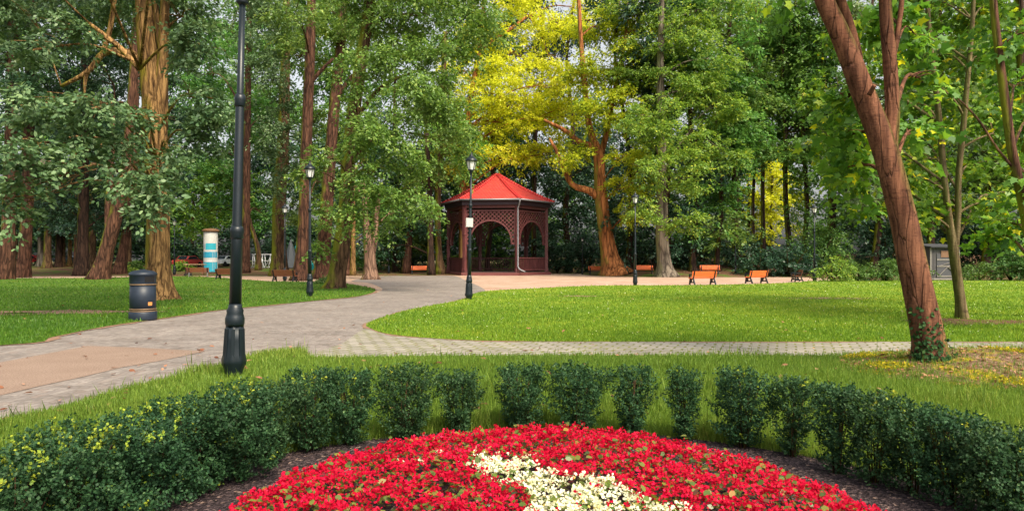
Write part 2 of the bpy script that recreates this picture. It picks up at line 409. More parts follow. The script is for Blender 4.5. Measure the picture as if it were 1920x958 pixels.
LEAFCOUNT = [0]
def tree(label, trunk, blobs, leaf='mid', ls=.2, bk='brown', forks=(), k=1.0, name='tree', group=None, D=None, L=26,
         shape=RHOMB, droop=.35, limbs=True, flare=True, seg=12, wid=1.0, up=.6, rough=.05, cat='tree'):
    """trunk/forks: (px, py, width in photo pixels[, depth offset]); blobs: (px, py, rx, ry, depth offset)"""
    if D is None: D = GD(trunk[0][0], trunk[0][1])
    base = P(trunk[0][0], trunk[0][1], D); base.z = float(H(base.x, base.y))
    t = thing(name, label, cat, base, 0, group)
    mb = MB(); b = np.array(base); allp = []
    for ti, tr in enumerate([trunk] + list(forks)):
        q = [tuple(P(x[0], x[1], D + (x[3] if len(x) > 3 else 0)) - base) + (x[2]/F*D/2,) for x in tr]
        if ti == 0: q[0] = (q[0][0], q[0][1], -.15, q[0][3])
        q = smooth_path(q, 5)
        pts = [Vector(x[:3]) for x in q]; rad = [max(.006, x[3]) for x in q]
        fl = [.42, .26, .12, .05, .02] if (ti == 0 and flare) else None
        mb.tube(pts, rad, seg if ti == 0 else max(8, seg-3), rough, flare=fl)
        allp += list(zip(pts, rad))
    B = []
    for x in blobs:
        dd = x[4] if len(x) > 4 else 0
        d = D + dd; c = P(x[0], x[1], d); rx = x[2]/F*d; rz = x[3]/F*d
        B.append((tuple(c), (rx, min(rx, 3.2 if D < 45 else 6), rz)))
        if limbs:
            cl = c - base
            best = min([a for a in allp if a[0].z > min((.95 if droop > .5 else .6)*cl.z, .8*allp[-1][0].z)] or allp[-3:], key=lambda a: (a[0]-(cl - Vector((0, 0, .45*math.hypot(cl.x-a[0].x, cl.y-a[0].y))))).length)
            a = best[0]; r0 = min(best[1]*.55, .035 + .03*rx); mid = (a + cl)/2 + Vector((random.uniform(-.1, .1)*rx, 0, .12*(cl-a).length))
            pth = smooth_path([tuple(a)+(r0,), tuple(mid)+(r0*.6,), tuple(cl)+(r0*.3,)], 5)
            mb.tube([Vector(z[:3]) for z in pth], [z[3] for z in pth], 6)
            for _ in range(4):
                e = cl + Vector((random.uniform(-.8, .8)*rx, random.uniform(-.8, .8)*B[-1][1][1], random.uniform(-.5, .7)*rz))
                s = mid.lerp(cl, random.uniform(0, .9)); m2 = (s+e)/2 + Vector((0, 0, .1*rx))
                pth = smooth_path([tuple(s)+(r0*.38,), tuple(m2)+(r0*.25,), tuple(e)+(.008,)], 3)
                mb.tube([Vector(z[:3]) for z in pth], [z[3] for z in pth], 5)
    mb.build('trunk', BARK[bk], t)
    if B:
        cr = crown('crown', B, ls, LEAF[leaf], t, base, k, L, shape, droop, wid, up)
        LEAFCOUNT[0] += len(cr.data.polygons)
    return t

def shrub(label, px, py, rx, ry, leaf='shrub', ls=.12, k=1.0, D=None, blobs=None, name='shrub', group=None, wid=1.0):
    """a bush standing on the ground at (px, py); rx, ry its half width and height in photo pixels"""
    if D is None: D = GD(px, py)
    base = P(px, py, D); base.z = float(H(base.x, base.y))
    t = thing(name, label, 'shrub', base, 0, group); s = D/F; X, Z = rx*s, ry*s
    B = blobs or [((0, 0, Z*.45), (X, X*.8, Z*.5)), ((-X*.45, 0, Z*.35), (X*.5, X*.6, Z*.38)), ((X*.5, -.1*X, Z*.33), (X*.5, X*.6, Z*.36)), ((X*.1, -.2*X, Z*.72), (X*.55, X*.5, Z*.3))]
    B = [((c[0]+base.x, c[1]+base.y, c[2]+base.z), r) for c, r in B]
    cr = crown('foliage', B, ls, LEAF[leaf], t, base, k, 22, RHOMB, .25, wid)
    LEAFCOUNT[0] += len(cr.data.polygons)
    mb = MB()
    for i in range(6):
        a = i*1.05; mb.tube([(0, 0, -.05), (.3*X*math.cos(a), .3*X*math.sin(a), Z*.35), (.6*X*math.cos(a), .6*X*math.sin(a), Z*.7)], [.03*X+.01, .02*X+.008, .006], 5)
    mb.build('stem', BARK['dark'], t)
    return t

# ------------------------------------------------------------------ ground sheets
def flat_sheet(name, pts, z, mat, sub=4, closed=True):
    """a level sheet from world outline points"""
    vs = [Vector((x, y, z)) for x, y in pts]
    tri = tessellate_polygon([vs])
    m = bpy.data.meshes.new(name); m.from_pydata([tuple(v) for v in vs], [], [tuple(t) for t in tri])
    import bmesh
    b = bmesh.new(); b.from_mesh(m); bmesh.ops.recalc_face_normals(b, faces=b.faces)
    if sum(f.normal.z for f in b.faces) < 0: bmesh.ops.reverse_faces(b, faces=b.faces)
    b.to_mesh(m); b.free()
    m.materials.append(mat)
    return tag(link(name, m), kind='structure')

def outline(px, sub=6):
    q = smooth_path([(*g0(*p),) for p in px] + [g0(*px[0])], sub)
    return [tuple(a) for a in q[:-1]]

def mat_forest():
    m, n, out = newmat('forest floor'); co = coords(n)
    a = noise(n, co, .35, 5); b = noise(n, co, 9, 5, .7); c = noise(n, co, 2.2, 4)
    lit = ramp(n, b, [(.3, (.045,.026,.016)), (.5, (.11,.060,.036)), (.7, (.20,.12,.08))])
    grs = ramp(n, b, [(.3, (.03,.07,.01)), (.7, (.10,.16,.025))])
    ad = nd(n, 'ShaderNodeMath', operation='MULTIPLY_ADD'); n.links.new(c, ad.inputs[0]); ad.inputs[1].default_value = .35; n.links.new(a, ad.inputs[2])
    col = mixc(n, ramp(n, ad.outputs[0], [(.66, (0,0,0)), (.76, (1,1,1))]), lit, grs)
    surface(n, out, col, .95, b, .8, .06, spec=.1); return m
def mat_gravel():
    m, n, out = newmat('sandy gravel'); co = coords(n); a = noise(n, co, 60, 3, .7); b = noise(n, co, .5, 4); c = noise(n, co, 5, 4)
    col = ramp(n, b, [(.35, (.34,.225,.165)), (.65, (.43,.33,.265))]); col = mixc(n, .55, col, ramp(n, a, [(.3, (.55,.5,.47)), (.7, (1.15,1.1,1.1))]), 'MULTIPLY')
    col = mixc(n, .4, col, ramp(n, c, [(.35, (.7,.66,.62)), (.6, (1.1,1.08,1.05))]), 'MULTIPLY')
    surface(n, out, col, .9, a, .5, .01, spec=.15); return m
def mat_sett(name, c1, c2, mort, bw, rh, rot, msize=.02, mossy=False, bstr=.6):
    m, n, out = newmat(name); co = coords(n, 'Object', (1, 1, 1), (0, 0, R(rot)))
    br = nd(n, 'ShaderNodeTexBrick', Scale=1.0); br.offset = .5
    br.inputs['Color1'].default_value = (*c1, 1); br.inputs['Color2'].default_value = (*c2, 1); br.inputs['Mortar'].default_value = (*mort, 1)
    br.inputs['Brick Width'].default_value = bw; br.inputs['Row Height'].default_value = rh; br.inputs['Mortar Size'].default_value = msize; br.inputs['Mortar Smooth'].default_value = .4
    wob = nd(n, 'ShaderNodeTexNoise', Scale=3.0); n.links.new(co, wob.inputs['Vector'])
    mx = nd(n, 'ShaderNodeMix'); mx.data_type = 'VECTOR'; mx.inputs[0].default_value = .05
    n.links.new(co, mx.inputs[4]); n.links.new(wob.outputs['Color'], mx.inputs[5]); n.links.new(mx.outputs[1], br.inputs['Vector'])
    a = noise(n, co, 25, 4, .7); b = noise(n, co, .6, 5)
    col = mixc(n, .5, br.outputs[0], ramp(n, a, [(.3, (.6,.58,.58)), (.7, (1.15,1.15,1.12))]), 'MULTIPLY')
    col = mixc(n, .6, col, ramp(n, b, [(.3, (.68,.66,.66)), (.7, (1.1,1.08,1.05))]), 'MULTIPLY')
    if mossy:
        f = nd(n, 'ShaderNodeMath', operation='MULTIPLY'); n.links.new(br.outputs['Fac'], f.inputs[0]); n.links.new(ramp(n, noise(n, co, 1.1, 4), [(.40, (.2,.2,.2)), (.6, (1,1,1))]), f.inputs[1])
        col = mixc(n, f.outputs[0], col, (.14,.15,.025))
    inv = nd(n, 'ShaderNodeMath', operation='SUBTRACT'); inv.inputs[0].default_value = 1; n.links.new(br.outputs['Fac'], inv.inputs[1])
    ad = nd(n, 'ShaderNodeMath', operation='MULTIPLY_ADD'); n.links.new(a, ad.inputs[0]); ad.inputs[1].default_value = .6; n.links.new(inv.outputs[0], ad.inputs[2])
    surface(n, out, col, .85, ad.outputs[0], bstr, .012, spec=.2); return m
def mat_cobble():
    m, n, out = newmat('grey setts'); co = coords(n); wob = nd(n, 'ShaderNodeTexNoise', Scale=1.2, Detail=2.0); n.links.new(co, wob.inputs['Vector'])
    mx = nd(n, 'ShaderNodeMix'); mx.data_type = 'VECTOR'; mx.inputs[0].default_value = .18; n.links.new(co, mx.inputs[4]); n.links.new(wob.outputs['Color'], mx.inputs[5])
    e = nd(n, 'ShaderNodeTexVoronoi', Scale=11.0, feature='DISTANCE_TO_EDGE', Randomness=.35); v = nd(n, 'ShaderNodeTexVoronoi', Scale=11.0, Randomness=.35)
    for t in (e, v): n.links.new(mx.outputs[1], t.inputs['Vector'])
    sp = n.nodes.new('ShaderNodeSeparateColor'); n.links.new(v.outputs['Color'], sp.inputs[0])
    col = ramp(n, sp.outputs[0], [(0, (.185,.168,.162)), (.5, (.235,.214,.205)), (.85, (.265,.243,.232)), (1, (.22,.185,.17))])
    edge = ramp(n, e.outputs['Distance'], [(.02, (.55,.5,.47)), (.14, (1,1,1))]); col = mixc(n, .55, col, edge, 'MULTIPLY')
    a = noise(n, co, 40, 4, .7); b = noise(n, co, .55, 5, .65); c = noise(n, co, 2.7, 4)
    col = mixc(n, .45, col, ramp(n, a, [(.3, (.6,.58,.56)), (.7, (1.2,1.18,1.15))]), 'MULTIPLY')
    col = mixc(n, .7, col, ramp(n, b, [(.3, (.66,.63,.61)), (.7, (1.15,1.12,1.08))]), 'MULTIPLY')
    col = mixc(n, .35, col, ramp(n, c, [(.35, (.6,.58,.55)), (.55, (1.05,1.05,1.05))]), 'MULTIPLY')
    surface(n, out, col, .85, e.outputs['Distance'], .6, .02, spec=.2); return m
def mat_sand():
    m, n, out = newmat('reddish sand'); co = coords(n); a = noise(n, co, 45, 4, .8); b = noise(n, co, 1.5, 4)
    col = ramp(n, a, [(.36, (.08,.055,.045)), (.46, (.21,.152,.120)), (.7, (.29,.215,.172))]); col = mixc(n, .4, col, ramp(n, b, [(.3, (.75,.7,.68)), (.7, (1.1,1.1,1.1))]), 'MULTIPLY')
    surface(n, out, col, .95, a, .5, .008, spec=.1); return m
def mat_turf(name, d, l, y):
    m, n, out = newmat(name); co = coords(n); a = noise(n, co, 30, 4, .7); b = noise(n, co, .45, 5); c = noise(n, co, 3, 4)
    col = ramp(n, a, [(.3, d), (.65, l)]); col = mixc(n, ramp(n, b, [(.50, (0,0,0)), (.68, (.75,.75,.75))]), col, y)
    col = mixc(n, .45, col, ramp(n, c, [(.3, (.6,.62,.6)), (.7, (1.15,1.1,1.1))]), 'MULTIPLY')
    surface(n, out, col, .95, a, .9, .03, spec=.1); return m
def mat_soil():
    m, n, out = newmat('bark mulch soil'); co = coords(n); v = nd(n, 'ShaderNodeTexVoronoi', Scale=45.0); n.links.new(co, v.inputs['Vector'])
    a = noise(n, co, 80, 4, .7)
    sx = n.nodes.new('ShaderNodeSeparateColor'); n.links.new(v.outputs['Color'], sx.inputs[0])
    col = ramp(n, sx.outputs[0], [(0, (.018,.013,.015)), (.6, (.05,.036,.040)), (.93, (.10,.07,.07)), (1, (.28,.19,.15))])
    surface(n, out, col, .95, v.outputs['Distance'], 1, .03, spec=.15); return m

# main ground sheet, one terrain reaching far beyond the trees
def terrain():
    xs = np.unique(np.concatenate([np.linspace(-700, -60, 17), np.arange(-60, 60.1, 2.0), np.linspace(60, 700, 17)]))
    ys = np.unique(np.concatenate([np.linspace(-60, 60, 31), np.arange(60, 132, 2.0), np.linspace(132, 1400, 20)]))
    X, Y = np.meshgrid(xs, ys); Z = H(X, Y) - .04
    mound = 0.30 * np.exp(-(((X - 7.0) / 1.5) ** 2 + ((Y - 9.9) / 1.0) ** 2)); Z -= mound
    v = np.stack([X, Y, Z], -1).reshape(-1, 3); nx = len(xs); f = []
    for j in range(len(ys)-1):
        for i in range(nx-1): a = j*nx+i; f.append((a, a+1, a+1+nx, a+nx))
    m = bpy.data.meshes.new('ground'); m.from_pydata(v.tolist(), [], f); m.polygons.foreach_set('use_smooth', [True]*len(f)); m.materials.append(mat_forest())
    tag(link('ground', m), kind='structure')
terrain()
flat_sheet('plaza', [g0(-900, 522), g0(300, 517), g0(560, 516), g0(700, 513.5), g0(800, 512.5), g0(1040, 513), g0(1300, 514), g0(1500, 519.5), g0(1560, 522), g0(1580, 533), g0(1300, 542), g0(900, 580), g0(640, 600), g0(300, 560), g0(-900, 540)], -.012, mat_gravel())
PATH_PX = [(-500, 700), (0, 646), (100, 630), (200, 610), (300, 596), (400, 581), (500, 571), (600, 561), (680, 553), (715, 545), (712, 538), (690, 530), (660, 526), (720, 517.5), (800, 515.5), (850, 517), (870, 524), (905, 540), (905, 550), (880, 562), (780, 582), (705, 603), (680, 614), (720, 630), (760, 640), (640, 680), (560, 668), (500, 674), (420, 697), (300, 726), (200, 753), (100, 783), (0, 810), (-500, 950)]
flat_sheet('path', outline(PATH_PX), -.006, mat_cobble())
flat_sheet('sand_patch', [g0(*q) for q in [(-400, 762), (0, 679), (165, 648), (250, 651), (385, 658), (340, 668), (290, 678), (230, 688), (160, 705), (80, 722), (0, 741), (-400, 845)]], .000, mat_sand())
BRICK = [g0(570, 668), g0(640, 645), g0(682, 616), g0(700, 618), g0(760, 629), g0(950, 637), g0(1720, 638), g0(2700, 638), g0(2700, 672), g0(1700, 672), g0(620, 674)]
flat_sheet('brick_path', BRICK, .004, mat_sett('grey paving stones', (.23,.215,.195), (.33,.305,.28), (.10,.10,.045), .30, .19, 22, .022, True))
RL = outline([(686, 612), (700, 602), (770, 581), (866, 562), (905, 547), (1000, 541), (1130, 535.5), (1290, 535), (1440, 532), (1500, 529), (1560, 526), (1900, 525), (2600, 525), (2600, 640), (1920, 641), (1720, 641), (1300, 641), (950, 640), (800, 634), (720, 625)], 5)
flat_sheet('lawn', RL, .012, mat_turf('sunny turf', (.07,.14,.012), (.17,.26,.025), (.30,.31,.035)))  # turf colour carries the sunlit look of this lawn
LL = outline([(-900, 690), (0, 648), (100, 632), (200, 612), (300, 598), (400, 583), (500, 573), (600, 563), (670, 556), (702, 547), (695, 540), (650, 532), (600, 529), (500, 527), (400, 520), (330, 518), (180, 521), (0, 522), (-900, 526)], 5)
flat_sheet('lawn', LL, .012, mat_turf('shady turf', (.03,.075,.010), (.09,.16,.02), (.12,.15,.02)))  # turf darkened in colour to stand for the shade here
FG = outline([(-900, 1060), (0, 796), (100, 770), (200, 741), (300, 714), (420, 684), (500, 661), (545, 656), (575, 661), (600, 671), (800, 668), (1200, 667), (1700, 668), (1800, 668), (2700, 668), (2700, 1900), (960, 2600), (-900, 1900)], 4)
flat_sheet('lawn', FG, .012, mat_turf('front turf', (.045,.085,.010), (.11,.16,.02), (.17,.17,.03)))
e0 = g0(1815, 605)
def edge_strip(name, poly, grow, z):
    p = np.array(poly); t = np.roll(p, -1, 0)-np.roll(p, 1, 0); nn = norm(np.stack([t[:, 1], -t[:, 0]], 1)); area = np.sum(p[:, 0]*np.roll(p[:, 1], -1)-np.roll(p[:, 0], -1)*p[:, 1])
    nn *= np.sign(area); d = grow*(.7+.5*np.sin(np.arange(len(p))*.9)+.4*np.sin(np.arange(len(p))*2.3))
    flat_sheet(name, [tuple(q) for q in p+nn*np.clip(d, .02, None)[:, None]], z, mat_edge)
mat_edge = plain('trodden reddish soil', (.20,.115,.075), .95, scale=14, var=.5)
edge_strip('soil_edge', LL, .16, .006); edge_strip('soil_edge', RL, .10, .007); edge_strip('soil_edge', FG, .05, .007)
for (qx, qy, qa, qb) in ((120, 586, 2.6, .75), (20, 590, 1.2, .5), (1085, 556, .8, .5), (1560, 560, 1.6, .6)):
    e1 = g0(qx, qy); flat_sheet('worn_patch', [(e1[0]+qa*(1+.25*math.sin(3*a)+.15*math.sin(7*a+1))*math.cos(a), e1[1]+qb*(1+.3*math.sin(5*a))*math.sin(a)) for a in np.linspace(0, 2*math.pi, 36, endpoint=False)], .022, mat_edge)
WORN = [(g0(120, 586), 2.3, .7), (g0(20, 590), 1.1, .45), (g0(1085, 556), .7, .45), (e0, 1.4, .8)]
BC, BRX, BRY = (.20, 3.15), 1.94, 2.54
flat_sheet('flower_bed_soil', [(BC[0] + 3.28*math.cos(a), BC[1] + 3.28*math.sin(a)) for a in np.linspace(0, 2*math.pi, 60, endpoint=False)], .018, mat_soil())
# bare earth round the young tree and the mossy mound under the leaning tree
def mat_litter():
    m, n, out = newmat('leaf litter and moss'); co = coords(n); a = noise(n, co, 22, 5, .7); b = noise(n, co, 1.6, 5)
    lit = ramp(n, a, [(.3, (.05,.03,.02)), (.5, (.16,.095,.06)), (.7, (.34,.22,.16))]); mo = ramp(n, a, [(.3, (.14,.12,.01)), (.7, (.48,.36,.02))])
    col = mixc(n, ramp(n, b, [(.48, (0,0,0)), (.56, (1,1,1))]), lit, mo)
    surface(n, out, col, .95, a, 1, .04, spec=.1); return m
LITTER = mat_litter()
def mound():
    n = 40; v = []; f = []
    for i in range(n+1):
        for j in range(n+1):
            x = 4.9 + 5.4*i/n; y = 7.6 + 4.6*j/n
            ax, ay = (i/n-.5)*2, (j/n-.5)*2; r = min(1, math.hypot(ax, ay))
            v.append((x, y, float(H(x, y)) + .02 - .05*(1 if r > .86 + .12*math.sin(7*math.atan2(ay, ax)) else 0)))
    for i in range(n):
        for j in range(n): a = i*(n+1)+j; f.append((a, a+n+1, a+n+2, a+1))
    m = bpy.data.meshes.new('mossy_mound'); m.from_pydata(v, [], f); m.polygons.foreach_set('use_smooth', [True]*len(f)); m.materials.append(LITTER)
    tag(link('mossy_mound', m), kind='structure')
mound()
flat_sheet('bare_earth', [(e0[0] + (1.5 + .35*math.sin(3*a+1) + .2*math.sin(7*a))*math.cos(a), e0[1] + (.9 + .2*math.sin(5*a))*math.sin(a)) for a in np.linspace(0, 2*math.pi, 40, endpoint=False)], .03, mat_forest())

# ------------------------------------------------------------------ grass blades (nobody could count them)
def inside(poly, x, y):
    poly = np.array(poly); r = np.zeros(len(x), bool); j = len(poly)-1
    for i in range(len(poly)):
        xi, yi = poly[i]; xj, yj = poly[j]
        c = ((yi > y) != (yj > y)) & (x < (xj-xi)*(y-yi)/(yj-yi+1e-12)+xi); r ^= c; j = i
    return r

def grass(poly, n, x0, x1, y0, y1, h, wk, mat, what, keep=None, lean=.35, tuft=0.0):
    """blades thinned with distance so that far grass is coarser and sparser than near grass"""
    px = rng.uniform(x0, x1, n); py = rng.uniform(y0, y1, n); d = F*HC/(py-HY); x = (px-CX)/F*d; y = d
    ok = inside(poly, x, y)
    if keep is not None: ok &= keep(x, y)
    for (c, wa, wb) in WORN: ok &= (((x-c[0])/wa)**2 + ((y-c[1])/wb)**2 > 1) | (rng.random(n) < .30)
    x, y, d = x[ok], y[ok], d[ok]; n = len(x)
    patch = .5 + .5*np.sin(x*1.7+np.sin(y*1.3)*2)*np.sin(y*1.9+np.cos(x*.9)*2)
    patch2 = .5 + .5*np.sin(x*.31+1.3*np.sin(y*.22))*np.sin(y*.37+.8*np.cos(x*.27))
    ln = h*rng.uniform(.45, 1.3, n)*(1+tuft*(patch**3)*1.5)
    ln *= 1 + 1.0*(rng.random(n) < .03)
    ang = rng.uniform(0, 2*np.pi, n); le = lean*rng.random(n)*1.6
    ax = np.stack([np.cos(ang)*le, np.sin(ang)*le, np.ones(n)], 1)
    nr = np.stack([np.cos(ang+rng.normal(0, .8, n)), np.sin(ang+rng.normal(0, .8, n)), np.full(n, .75)], 1)
    pos = np.stack([x, y, H(x, y)+.008], 1)
    tone = np.clip(rng.normal(.40, .17, n) + .34*(patch2-.45) + .18*(patch-.5), 0, 1)
    shape = BLADE.copy()
    o = leaf_mesh('grass', pos, ax, nr, ln, wk*d*rng.uniform(.7, 1.3, n), tone, shape, mat)
    return tag(o, what, 'grass', kind='stuff')
grass(FG, 700000, -450, 2450, 640, 1000, .066, .00075, GRASS, 'long soft grass of the front strip behind the boxwood ring',
      lambda x, y: (((x-BC[0])/3.2)**2 + ((y-BC[1])/3.2)**2 > 1) & ((((x-7.5)/2.5)**2 + ((y-9.9)/1.95)**2 > 1) | (np.random.default_rng(3).random(len(x)) < .22 + .75*np.clip(np.sqrt(((x-7.5)/2.5)**2 + ((y-9.9)/1.95)**2)-.15, 0, 1)**1.6)), tuft=.9)
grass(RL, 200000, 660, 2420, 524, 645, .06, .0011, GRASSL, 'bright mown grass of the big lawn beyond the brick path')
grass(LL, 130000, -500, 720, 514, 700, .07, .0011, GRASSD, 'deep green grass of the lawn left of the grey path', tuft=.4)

# daisies and clover sprinkled on the big lawn
n = 550; px = rng.uniform(720, 1920, n); py = 528 + 110*rng.random(n)**1.5; d = F*HC/(py-HY); x = (px-CX)/F*d; ok = inside(RL, x, d); x, d = x[ok], d[ok]; n = len(x)
tag(leaf_mesh('daisies', np.stack([x, d, np.full(n, .062)], 1), rng.normal(size=(n, 3))*np.array([1, 1, .1]), np.tile([0, -.4, 1.0], (n, 1)), rng.uniform(.0010, .0017, n)*d, .0016*d, rng.random(n), PETAL, LEAF['white petals']),
    'tiny white daisies dotted over the bright lawn', 'flowers', kind='stuff')

# ------------------------------------------------------------------ gazebo
def gazebo():
    D = 77.5; c = P(932, 488, D); c.z = 0
    t = thing('gazebo', 'red tiled hexagonal wooden gazebo with lattice arches beside the plaza', 'gazebo', c)
    rad = 5.62; d0 = R(-7); zf = .30; zb = 7.45; ze = 8.0; za = 11.3; re = 6.5
    def corner(k, r): a = R(-30 + 60*k) + d0; return Vector((r*math.sin(a), -r*math.cos(a), 0))
    def hexp(r, z): return [corner(k, r) + Vector((0, 0, z)) for k in range(6)]
    MB().poly(hexp(6.15, -.1), (0, 0, .38)).build('plinth', PLINTH, t, .02)
    MB().poly(hexp(5.9, .28), (0, 0, .06)).build('floor', plain('wooden floor boards', (.06,.032,.028), .7), t)
    for k in range(6):
        p = corner(k, rad)
        m = MB(); a = R(-30+60*k)+d0
        m.box((p.x, p.y, (zf+zb)/2+.02), (.34, .34, zb-zf), a); m.box((p.x, p.y, .5), (.44, .44, .36), a); m.box((p.x, p.y, 4.35), (.42, .42, .14), a)
        m.build('post', REDW, t, .015)
    # faces: 0 = front (between corner 0 and 1), then clockwise seen from above
    for k in range(6):
        A = corner(k, rad*.985); B = corner((k+1) % 6, rad*.985); L = (B-A).length; u = (B-A)/L; nrm = Vector((u.y, -u.x, 0))
        def W(s, z, o=0): q = A + u*s + nrm*o; return Vector((q.x, q.y, z))
        m = MB(); m.bar(W(.1, zb-.12), W(L-.1, zb-.12), .26, .30); m.bar(W(.1, zb-.55), W(L-.1, zb-.55), .12, .12); m.build('beam', REDW, t)
        # lattice between the beam and a round arch
        z1 = zb-.6; s0, s1 = .2, L-.2; cx = L/2; ar = L/2-.52; zc = z1-1.0-ar; zlow = zc-.25
        def solid(s, z):
            if not (s0 <= s <= s1 and z <= z1): return False
            if z < zlow: return False
            if z >= zc: return math.hypot((s-cx), (z-zc)) > ar+.02
            return abs(s-cx) > ar+.02
        m = MB(); step = .44
        for sgn in (1, -1):
            for q in np.arange(-8, 14, step):
                run = None; last = None
                for i in range(0, 260):
                    s = i*L/259; z = (zlow-.2) + sgn*s + (q if sgn > 0 else q + 2)
                    if solid(s, z):
                        if run is None: run = (s, z)
                        last = (s, z)
                    else:
                        if run and last and abs(last[0]-run[0]) > .06: m.bar(W(run[0], run[1], .02*sgn), W(last[0], last[1], .02*sgn), .03, .095, tuple(nrm.cross(Vector((u.x, u.y, sgn)))))
                        run = None
                if run and last and abs(last[0]-run[0]) > .06: m.bar(W(run[0], run[1], .02*sgn), W(last[0], last[1], .02*sgn), .03, .095, tuple(nrm.cross(Vector((u.x, u.y, sgn)))))
        m.build('lattice_panel', REDW, t)
        m = MB(); pts = [(cx+ar*math.cos(x), zc+ar*math.sin(x)) for x in np.linspace(0, math.pi, 25)]
        pts = [(cx+ar, zlow)] + pts + [(cx-ar, zlow)]
        for p, q in zip(pts[:-1], pts[1:]): m.bar(W(*p), W(*q), .16, .17, tuple(nrm.cross(u*(q[0]-p[0]) + Vector((0, 0, q[1]-p[1])))))
        m.bar(W(.15, zlow), W(cx-ar+.05, zlow), .16, .14); m.bar(W(L-.15, zlow), W(cx+ar-.05, zlow), .16, .14)
        for s in (s0, s1): m.bar(W(s, zlow), W(s, z1), .12, .12, tuple(u))
        m.build('arch', REDW, t)
        if k == 0: continue
        if k == 5:
            m = MB(); m.bar(W(.15, 1.0), W(L-.15, 1.0), .10, 1.38); m.bar(W(.15, 1.82), W(L-.15, 1.82), .22, .12)
            for s in np.arange(.4, L-.3, .5): m.bar(W(s, .35, .07), W(s, 1.7, .07), .05, .03, tuple(nrm))
            m.build('parapet', REDW, t)
        else:
            r = MB(); r.bar(W(.15, 1.85), W(L-.15, 1.85), .16, .14); r.bar(W(.15, .55), W(L-.15, .55), .10, .12)
            for s in np.arange(.35, L-.25, .21): r.bar(W(s, .6), W(s, 1.8), .055, .07, tuple(nrm))
            r.build('railing', REDW, t)
    # eaves and roof
    MB().poly(hexp(6.05, zb+.02), (0, 0, .50)).build('fascia', FASCIA, t)
    m = MB()
    for k in range(6):
        a = corner(k, re+.02) + Vector((0, 0, ze)); b = corner((k+1) % 6, re+.02) + Vector((0, 0, ze)); m.tube([a, b], [.10, .10], 8)
    m.build('gutter', ZINC, t)
    me = bpy.data.meshes.new('roof'); vs = []; fs = []; uvs = []
    for k in range(6):
        a = corner(k, re); b = corner((k+1) % 6, re); n = len(vs); L = (b-a).length; sl = math.hypot(re*.866, za-ze)
        # slightly bell-cast rows so the tile courses step like real ones
        N = 22
        for i in range(N+1):
            f = i/N; z = ze + .02 + (za-ze)*(f**1.0) - .16*math.sin(math.pi*f)
            for q, s in ((a, 0), (b, 1)):
                p = q*(1-f*.985); vs.append((p.x, p.y, z)); uvs.append(((s-.5)*L*(1-f)+20, f*sl))
        for i in range(N): fs.append((n+2*i, n+2*i+1, n+2*i+3, n+2*i+2))
    n = len(vs)
    for k in range(6): q = corner(k, re); vs.append((q.x, q.y, ze-.02)); uvs.append((0, 0))
    fs.append(tuple(range(n, n+6)))
    me.from_pydata(vs, [], fs); ul = me.uv_layers.new(name='UVMap')
    for lp in me.loops: ul.data[lp.index].uv = uvs[lp.vertex_index]
    me.materials.append(TILES); ro = link('roof', me, t)
    for k in range(6):
        m = MB(); q = corner(k, re)
        for i in range(24):
            f0, f1 = i/24, (i+1.15)/24
            pa = q*(1-f0*.985); pb = q*(1-min(1, f1)*.985); zz = lambda f: ze + .04 + (za-ze)*f - .16*math.sin(math.pi*min(1, f))
            m.tube([(pa.x, pa.y, zz(f0)+.03), (pb.x, pb.y, zz(f1)-.01)], [.20, .14], 8)
        m.build('ridge', RIDGE, ro)
    MB().lathe([(.22, za-.12), (.22, za+.05), (.10, za+.12), (.20, za+.3), (.12, za+.45), (.04, za+.6)], 12).build('finial', PATINA, t)
    p = corner(1, rad+.32)
    MB().tube([corner(1, re+.02)+Vector((0, 0, ze-.05)), corner(1, re-.1)+Vector((0, 0, ze-.3)), p+Vector((0, 0, 7.1)), p+Vector((0, 0, 6.8)), p+Vector((0, 0, .95)), p+Vector((.15, -.1, .65)), p+Vector((.75, -.5, .38))], [.085]*7, 8).build('downpipe', ZINC, t)
    q = corner(5, rad*.8)
    MB().box((q.x+.55, q.y, 3.9), (.55, .06, 4.2)).build('notice_board', plain('yellow board', (.50,.28,.07), .6), t)
gazebo()

